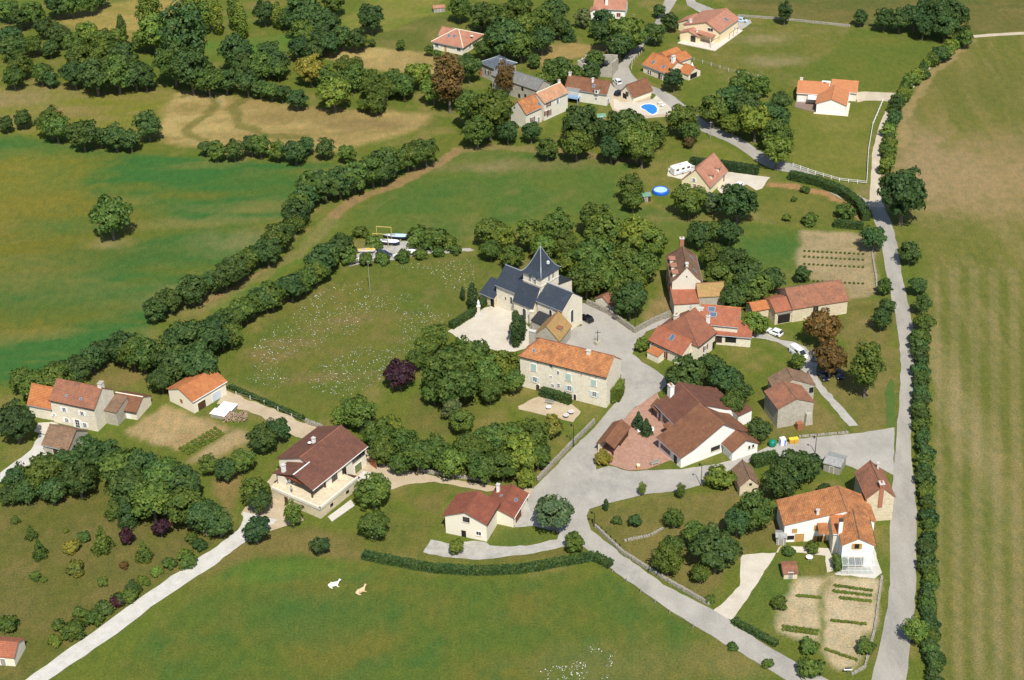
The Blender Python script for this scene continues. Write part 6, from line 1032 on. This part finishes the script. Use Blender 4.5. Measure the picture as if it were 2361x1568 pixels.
# ------------------------------------------------------------------ vehicles
def car(label, p, rz, c, L=4.1, Wd=1.72, Hh=1.45, van=False, cat='car'):
    g = G(p); o = thing('parked_van' if van else 'parked_car', label, cat, g, rz); body = glossy('paint_%s' % label[:14].replace(' ', '_'), c)
    def ring(x, w, z0, z1): return [(x, -w / 2, z0), (x, w / 2, z0), (x, w / 2 * .98, z1 * .8), (x, w / 2 * .9, z1), (x, -w / 2 * .9, z1), (x, -w / 2 * .98, z1 * .8)]
    b = .58 * Hh; MB().hull([ring(-L / 2, Wd * .85, .3, b * .9), ring(-L * .45, Wd, .22, b), ring(L * .2, Wd, .22, b), ring(L * .44, Wd * .97, .22, b * .9), ring(L / 2, Wd * .8, .32, b * .72)], smooth=False).build('body', body, o)
    x0, x1, x2, x3 = (-L * .49, -L * .46, L * .2, L * .36) if van else (-L * .47, -L * .36, L * .05, L * .25)
    cab = MB().hull([ring(x0, Wd * .9, b - .02, b + .02), ring(x1, Wd * .86, b - .02, Hh), ring(x2, Wd * .86, b - .02, Hh), ring(x3, Wd * .9, b - .02, b + .02)], smooth=False).build('cabin', body, o)
    for s_ in (-1, 1): MB().box(((x1 + x2) / 2 + (.9 if van else 0), s_ * Wd * .445, (b + Hh) / 2 - .02), ((x2 - x1) * (.35 if van else .95), .03, (Hh - b) * .55)).build('side_window', GLASS, cab)
    a = math.atan2(Hh - b, x3 - x2); zc = (b + Hh) / 2
    for nm, xa, xb in (('windscreen', x2, x3), ('rear_window', x1, x0)):
        if van and nm == 'rear_window': continue
        MB().add([(xa + .04 * (1 if xb > xa else -1), -Wd * .36, Hh - .04), (xa + .04 * (1 if xb > xa else -1), Wd * .36, Hh - .04), (xb + .03 * (1 if xb > xa else -1), Wd * .4, b + .05), (xb + .03 * (1 if xb > xa else -1), -Wd * .4, b + .05)], [(0, 1, 2, 3)]).build(nm, GLASS, cab)
    for x in (-L * .31, L * .32):
        for y in (-Wd * .46, Wd * .46): w = MB().tube((x, y - .1, .32), (x, y + .1, .32), .32, .32, 12).build('wheel', RUBBER, o); MB().tube((x, y - .11, .32), (x, y + .11, .32), .18, .18, 8).build('rim', METAL, w)
    for y in (-Wd * .33, Wd * .33): MB().box((L * .485, y, b * .72), (.06, .3, .14)).build('headlight', WHITE_P, o); MB().box((-L * .495, y, b * .75), (.05, .2, .2)).build('tail_light', WOOD_R, o)
car('white hatchback outside the long stone barn', ('y3', 146, 352), R(140), (.8, .8, .8)); car('white panel van parked beside chestnut tree', ('y3', 288, 482), R(-62), (.8, .8, .8), 5.2, 1.95, 2.1, True, 'van'); car('grey car beside the white van', ('y3', 382, 495), R(-88), (.16, .18, .19)); car('black car under the ochre chestnut', ('y3', 436, 612), R(-80), (.01, .012, .02)); car('dark blue car beneath the ochre chestnut', ('y3', 528, 602), R(-85), (.01, .015, .04)); car('black car parked against the church gable', ('t21', 685, 1385), R(130), (.006, .007, .012)); car('white pickup on the hamlet road bend', ('t20', 972, 765), R(110), (.8, .8, .8)); car('dark blue car beside the poolside garage', ('t20', 990, 870), R(50), (.015, .03, .12)); car('silver blue car beside the yellow villa', ('t20', 2118, 200), R(-20), (.45, .55, .62)); car('white car in front of the pink house', ('y4', 865, 490), R(-130), (.8, .8, .8)); car('old dark blue saloon in the boat yard', ('y8', 400, 418), R(-20), (.03, .045, .08), 4.4, 1.65, 1.35)
g = G(('y4', 140, 290)); cv_ = thing('caravan', 'white touring caravan beside the pink roofed house', 'caravan', g, R(28)); MB().hull([[(x, -1.1, .4), (x, 1.1, .4), (x, 1.1, 2.4), (x, .95, 2.6 - k), (x, -.95, 2.6 - k), (x, -1.1, 2.4)] for x, k in ((-3, .5), (-2.7, 0), (2.4, 0), (2.95, .5))], smooth=False).build('body', WHITE_P, cv_)
for x in (-1.9, 0, 1.8): MB().box((x, -1.12, 1.75), (.9, .05, .5)).build('window', GLASS, cv_)
MB().box((-.4, 0, 2.63), (.8, .6, .08)).build('roof_hatch', GREY_P, cv_); MB().box((0, -1.115, .8), (5.4, .03, .2)).build('stripe', BLUEP, cv_); [MB().tube((-.1, y - .1, .3), (-.1, y + .1, .3), .3, .3, 10).build('wheel', RUBBER, cv_) for y in (-1, 1)]; MB().tube((2.9, 0, .5), (4.0, 0, .45), .06, None, 5).build('tow_bar', METAL, cv_)
def boat(label, p, rz, L, c, deck):
    g = G(p); o = thing('boat', label, 'boat', (g.x, g.y, .35), rz); hull = []; dk = []
    for i in range(9): t = i / 8; w = L * .17 * math.sin(math.pi * (.25 + .75 * (1 - t)) * .98) ** .7 if t < .99 else .03; x = (t - .5) * L; z = .75 + .25 * t * t; hull.append([(x, 0, .05 + .3 * t ** 3), (x, w * .7, .25 + .2 * t ** 3), (x, w, z), (x, 0, z + .02), (x, -w, z), (x, -w * .7, .25 + .2 * t ** 3)]); dk.append((x, w * .8, z + .06))
    MB().hull(hull, smooth=False).build('hull', c, o); MB().add([(x, s_ * w, z) for s_ in (-1, 1) for x, w, z in dk], [(i, i + 1, 10 + i, 9 + i) for i in range(8)]).build('deck', deck, o); [MB().box((x, 0, -.15), (.3, L * .22, .5)).build('cradle', WOOD_G, o) for x in (-L * .25, L * .2)]
    MB().box((-L * .12, 0, .92), (L * .22, L * .12, .25), 0, 0, .8).build('cockpit', GREY_P, o)
NAVY = plain('navy_hull', (.03, .045, .09), .4); boat('white sailing boat with navy hull under gantry', ('y8', 440, 290), R(-14), 7.0, NAVY, WHITE_P); boat('pale blue decked boat behind the gantry', ('y8', 540, 225), R(-12), 7.0, NAVY, plain('pale_blue_deck', (.50, .64, .76), .5)); boat('yellow rowing boat in the boat yard', ('y8', 190, 390), R(-4), 5.0, WHITE_P, plain('yellow_paint', (.70, .45, .10), .5)); boat('long white boat behind yard hedge', ('y8', 640, 430), R(22), 6.2, WHITE_P, WHITE_P); boat('small white dinghy at yard corner', ('y8', 55, 510), R(8), 3.2, WHITE_P, WHITE_P)
g = G(('y8', 375, 300)); o = thing('gantry_frame', 'yellow wooden gantry frame over the boats', 'frame', g, R(-10)); YW = plain('yellow_wood', (.55, .42, .14), .7)
for x, y in ((-2, -1), (2, -1), (-2, 3), (2, 3)): MB().tube((x, y, 0), (x, y, 4), .1, None, 5).build('leg', YW, o)
for y in (-1, 3): MB().tube((-2, y, 4), (2, y, 4), .1, None, 5).build('beam', YW, o)
# ------------------------------------------------------------------ pools, animals, people, furniture
g = G(('t21', 1370, 205)); o = thing('round_pool', 'round blue inflatable pool near the pink house', 'pool', g); BL = plain('pool_blue', (.015, .11, .50), .35, var=.05); MB().lathe((0, 0, 0), [(2.35, 0), (2.4, .4), (2.25, .85), (2.05, .95), (1.9, .85), (1.9, .7)], 28).build('wall', BL, o); MB().lathe((0, 0, .68), [(1.95, 0), (1.95, .06)], 28).build('water', glossy('pool_water', (.45, .66, .78), .1), o)
pts = [G(('y6', x, y)) for x, y in ((345, 745), (390, 725), (450, 722), (500, 735), (528, 770), (525, 810), (480, 838), (430, 815), (395, 785), (355, 770))]; o = thing('swimming_pool', 'kidney shaped blue swimming pool on pale terrace', 'pool', pts[0]); loc = [(p.x - pts[0].x, p.y - pts[0].y) for p in pts]; cx = sum(p[0] for p in loc) / 10; cy = sum(p[1] for p in loc) / 10
MB().prism([(cx + (x - cx) * 1.14, cy + (y - cy) * 1.14) for x, y in loc], -.1, .12).build('coping', WHITE_P, o); MB().prism(loc, 0, .13).build('water', glossy('pool_water_deep', (.02, .22, .62), .08), o)
for i, (x, y) in enumerate(((560, 715), (595, 742))): g = G(('y6', x, y)); o = thing('sun_lounger', ('upper', 'lower')[i] + ' white sun lounger beside kidney shaped pool', 'lounger', g, R(40)); MB().box((0, 0, .35), (1.4, .65, .08)).build('seat', WHITE_P, o); MB().add([(-.7, -.32, .38), (-.7, .32, .38), (-1.3, .32, .9), (-1.3, -.32, .9)], [(0, 1, 2, 3)]).build('backrest', WHITE_P, o); [MB().box((a, b, .17), (.06, .06, .35)).build('leg', WHITE_P, o) for a in (-.6, .6) for b in (-.28, .28)]
def skin(name, pts, edges, mat, parent):
    me = bpy.data.meshes.new(name); me.from_pydata([p[:3] for p in pts], edges, []); o = link(name, me, parent); mo = o.modifiers.new('skin', 'SKIN')
    for i, p in enumerate(pts): me.skin_vertices[0].data[i].radius = (p[3], p[3] if len(p) < 5 else p[4]); me.skin_vertices[0].data[i].use_root = i == 0
    o.modifiers.new('sub', 'SUBSURF').levels = 1; me.materials.append(mat); return o
def cow(label, p, rz, c):
    g = G(p); o = thing('cow', label, 'cow', g, rz); m = plain('hide_' + label[:5], c, .8)
    skin('body', [(0, 0, .48, .42, .46), (-.75, 0, .46, .40, .44), (-1.1, .05, .42, .22), (.6, 0, .52, .36, .42), (.95, .05, .78, .22), (1.2, .12, 1.1, .17), (1.38, .22, 1.2, .15), (1.65, .32, 1.05, .10), (.75, .4, .16, .11), (1.15, .45, .1, .07), (.75, -.4, .16, .11), (1.1, -.5, .1, .07), (-.6, -.5, .18, .13), (-.2, -.7, .1, .08), (1.32, .5, 1.27, .04), (1.42, -.06, 1.27, .04)], [(0, 1), (1, 2), (0, 3), (3, 4), (4, 5), (5, 6), (6, 7), (3, 8), (8, 9), (3, 10), (10, 11), (1, 12), (12, 13), (6, 14), (6, 15)], m, o)
cow('white cow lying in the green pasture', ('k13', 408, 402), R(12), (.80, .77, .70)); cow('tan cow lying with its head raised', ('k13', 550, 436), R(35), (.62, .44, .26))
def person(label, base, top, leg):
    o = thing('person', label, 'person', base, random.uniform(0, 6)); sk = plain('skin_tone', (.50, .30, .21), .6)
    skin('body', [(0, 0, .95, .15), (0, 0, 1.2, .16), (0, 0, 1.42, .15), (0, 0, 1.54, .06), (0, 0, 1.66, .11), (.2, 0, 1.4, .07), (.27, .05, 1.12, .05), (.25, .15, .9, .04), (-.2, 0, 1.4, .07), (-.27, .05, 1.12, .05), (-.25, .15, .9, .04), (.1, 0, .85, .1), (.11, .02, .48, .075), (.11, 0, .06, .05), (-.1, 0, .85, .1), (-.11, .02, .48, .075), (-.11, 0, .06, .05)], [(0, 1), (1, 2), (2, 3), (3, 4), (2, 5), (5, 6), (6, 7), (2, 8), (8, 9), (9, 10), (0, 11), (11, 12), (12, 13), (0, 14), (14, 15), (15, 16)], top, o)
    MB().lathe((0, 0, 1.64), [(.10, 0), (.13, .08), (.05, .2)], 8).build('hair', WOOD_D, o); MB().tube((0, 0, .5), (0, 0, .95), .16, .18, 8).build('trousers', leg, o)
JEAN = plain('denim', (.06, .12, .26), .8)
for l, a, b, t in (('person in pale shirt under the terrace porch', -3.6, 7.0, WHITE_P), ('person in blue trousers at the porch edge', -3.8, 7.8, BLUEP), ('person in dark top standing on the terrace', -5.4, 5.0, GREY_P)): e = t1.w(a, b, 2.46); person(l, e, t, JEAN)
g = G(('t11', 2055, 1345)); o = thing('statue', 'white statue on a tall stone pedestal by church', 'statue', g); MB().box((0, 0, .2), (1.9, 1.9, .4)).box((0, 0, .55), (1.3, 1.3, .3)).build('base', CONC, o); MB().box((0, 0, 1.7), (.8, .8, 2.0), 0, 0, .85).box((0, 0, 2.78), (1.0, 1.0, .18)).build('pedestal', SILL, o); MB().lathe((0, 0, 2.87), [(.32, 0), (.28, .5), (.33, 1.0), (.24, 1.25), (.1, 1.35), (.16, 1.55), (.02, 1.75)], 10).build('figure', WHITE_P, o)
g = G(('t22', 790, 40)); o = thing('wayside_cross', 'iron wayside cross on a stone block in the square', 'cross', g); MB().box((0, 0, .45), (1.5, 1.2, .9), 0, .5, .9).build('plinth', ST_GREY, o); MB().tube((0, 0, .9), (0, 0, 4.0), .09, .07, 6).tube((-.7, 0, 3.3), (.7, 0, 3.3), .07, None, 6).build('cross', BLACKM, o)
g = G(('k32', 22, 560)); o = thing('recycling_bank', 'round green bottle bank beside the village road', 'bin', g); MB().lathe((0, 0, 0), [(.55, 0), (.85, .45), (.92, .9), (.75, 1.4), (.35, 1.68), (.05, 1.72)], 18).build('shell', plain('bank_green', (.01, .20, .13), .4, var=.05), o); [MB().tube((.85 * math.cos(a), .85 * math.sin(a), 1.1), (.93 * math.cos(a), .93 * math.sin(a), 1.1), .1, None, 8).build('slot', BLACKM, o) for a in (-1.2, -2.6)]
g = G(('k32', 75, 550)); o = thing('paper_bank', 'white and blue striped bank between green and yellow bins', 'bin', g); MB().box((0, 0, .85), (1.4, 1.2, 1.7), 0, .3, .85).build('shell', WHITE_P, o); [MB().box((x, -.62, .8), (.22, .06, 1.4), 0, 0).build('stripe', BL, o) for x in (-.5, .5)]
for i, x in enumerate((122, 146)): g = G(('k32', x, 544 - i * 3)); o = thing('wheeled_bin', ('left', 'right')[i] + ' yellow lidded wheeled bin beside the bottle bank', 'bin', g, .15); MB().box((0, 0, .6), (.9, .8, 1.0), 0, 0, 1.08).build('bin_body', plain('bin_orange', (.60, .33, .04), .5), o); MB().box((0, .05, 1.16), (1.02, .95, .1)).build('lid', plain('bin_yellow', (.80, .55, .06), .45), o)
g = G(('z4', 1080, 800)); o = thing('firewood_pile', 'heap of split firewood beside the garage', 'woodpile', g); lg = MB().tube((-.28, 0, 0), (.28, 0, 0), .11, .09, 6).mesh('log', plain('split_wood', (.34, .25, .17), .9, var=.35, sc=3))
for i in range(200): l_ = link('log', lg, o, (random.uniform(-2.6, 2.6), random.uniform(-1.7, 1.7), random.uniform(.1, .9))); l_.rotation_euler = (random.uniform(-.4, .4), random.uniform(-.4, .4), random.uniform(0, 6))
for i, (x, y, wx, wy) in enumerate(((860, 765, 3.6, 2.2), (975, 675, 3.4, 2.6))): g = G(('z4', x, y)); o = thing('covered_wood_stack', ('nearer', 'farther')[i] + ' firewood stack under white sheeting by garage', 'woodpile', g, R(-22)); MB().box((0, 0, .5), (wx, wy, 1.0)).build('logs', WOOD_G, o); MB().box((0, 0, 1.08), (wx + .3, wy + .3, .16), 0, 0, .85).build('sheet', WHITE_P, o)
def table(label, p, r, c):
    g = G(p); o = thing('round_table', label, 'table', g); MB().lathe((0, 0, .7), [(r, 0), (r, .06)], 16).build('tabletop', c, o); [MB().tube((r * .6 * math.cos(a), r * .6 * math.sin(a), 0), (r * .5 * math.cos(a), r * .5 * math.sin(a), .7), .04, None, 5).build('leg', c if c is WHITE_P else BLACKM, o) for a in (.8, 2.4, 4, 5.5)]
table('white round table on the manor patio', ('t22', 338, 640), .6, WHITE_P); table('right grey round table on manor patio', ('t22', 545, 682), .72, CONC); table('left grey round table on manor patio', ('t22', 500, 715), .72, CONC); table('white round table on white house lawn', ('k33', 217, 262), .7, WHITE_P)
def bench(label, p, rz): g = G(p); o = thing('bench', label, 'bench', g, rz); MB().box((0, 0, .45), (2.0, .45, .07)).build('seat', WOOD_G, o); MB().box((0, .24, .8), (2.0, .06, .5)).build('backrest', WOOD_G, o); [MB().box((x, 0, .22), (.14, .4, .44)).build('leg', CONC, o) for x in (-.75, .75)]
bench('grey wooden bench against the manor hedge', ('t22', 345, 590), R(-22)); bench('stone legged bench at edge of brick yard', ('t22', 1320, 1150), R(20))
g = G(('t22', 1230, 830)); o = thing('planter', 'white kerbed planter below the dwarf pines', 'planter', g); MB().lathe((0, 0, 0), [(1.5, 0), (1.5, .4), (1.2, .42), (1.2, .2)], 14, sx=1.3).build('kerb', WHITE_P, o)
g = G(('t22', 1165, 1185)); o = thing('wooden_tub', 'small wooden plant tub on the brick yard', 'planter', g); MB().box((0, 0, .3), (.7, .7, .6), 0, .2, 1.1).build('box', WOOD_L, o); link('plant', PRO['s'][0][0], o, (0, 0, .5)).scale = (.4, .4, .5)
g = G(('k33', 420, 865)); o = thing('road_sign', 'white road sign with black plate above its board', 'sign', g); MB().tube((0, 0, 0), (0, 0, 1.0), .05, None, 6).build('post', METAL, o); MB().box((0, 0, 1.1), (1.5, .06, .3)).build('board', WHITE_P, o); MB().box((0, .02, 1.42), (1.2, .06, .3)).build('name_plate', BLACKM, o)
def shed(name, label, p, rot, L, Wd, he, ri, wall, roof, cat='shed'): B_ = Bld(name, label, *G(p).xy, cat); b_ = B_.blk(*G(p).xy, rot, L, Wd, he, ri, wall=wall, roof=roof, oe=.2, og=.2, gutter=False); b_.win('F', (L / 2, .9), .9, 1.7, 'door', leaf=WOOD_G)
TIN = plain('tin_roof', (.34, .34, .32), .6, .2, var=.25); shed('metal_roof_shed', 'shed with grey corrugated roof behind the junction', ('k32', 290, 690), -28, 3.6, 4.2, 2.1, .5, WOOD_G, TIN); shed('field_shed', 'wooden shed with rusty roof on upper meadow', ('t10', 1640, 120), 12, 4.0, 2.5, 1.7, .5, WOOD_G, T_PINK); shed('playhouse', 'tiny wooden playhouse with green roof in the hamlet', ('y5', 1005, 590), 5, 2.3, 2.0, 1.6, .6, WOOD_L, plain('green_felt', (.14, .26, .18), .8)); shed('garden_shack', 'weathered tin roofed shack in the wood', ('t02', 1330, 1568), -20, 3.4, 3.0, 1.8, .5, WOOD_G, TIN); shed('privy_shed', 'grey wooden lean shed left of white house', ('k33', 42, 185), -5, 1.9, 2.0, 2.0, .3, WOOD_G, TIN); shed('brick_tile_shed', 'small low shed with red tiles by kitchen garden', ('k33', 82, 365), 0, 2.6, 3.4, 1.4, .5, ST_TAN, T_AGED); shed('corner_cottage', 'tiled cottage corner at bottom left edge', ('k03', -40, 815), -8, 4.5, 5, 2.2, 1.4, RE_CREAM, T_RUST, 'cottage'); shed('green_roof_shed', 'garden shed with green roof beside round pool', ('t21', 1190, 300), 12, 2.8, 2.2, 1.7, .5, WOOD_D, MATS['green_felt']); shed('tractor_shed', 'pale roofed little shed among orchard trees', ('t10', 1320, 870), 10, 2.4, 2.2, 1.9, .3, RE_OLD, WHITE_P)
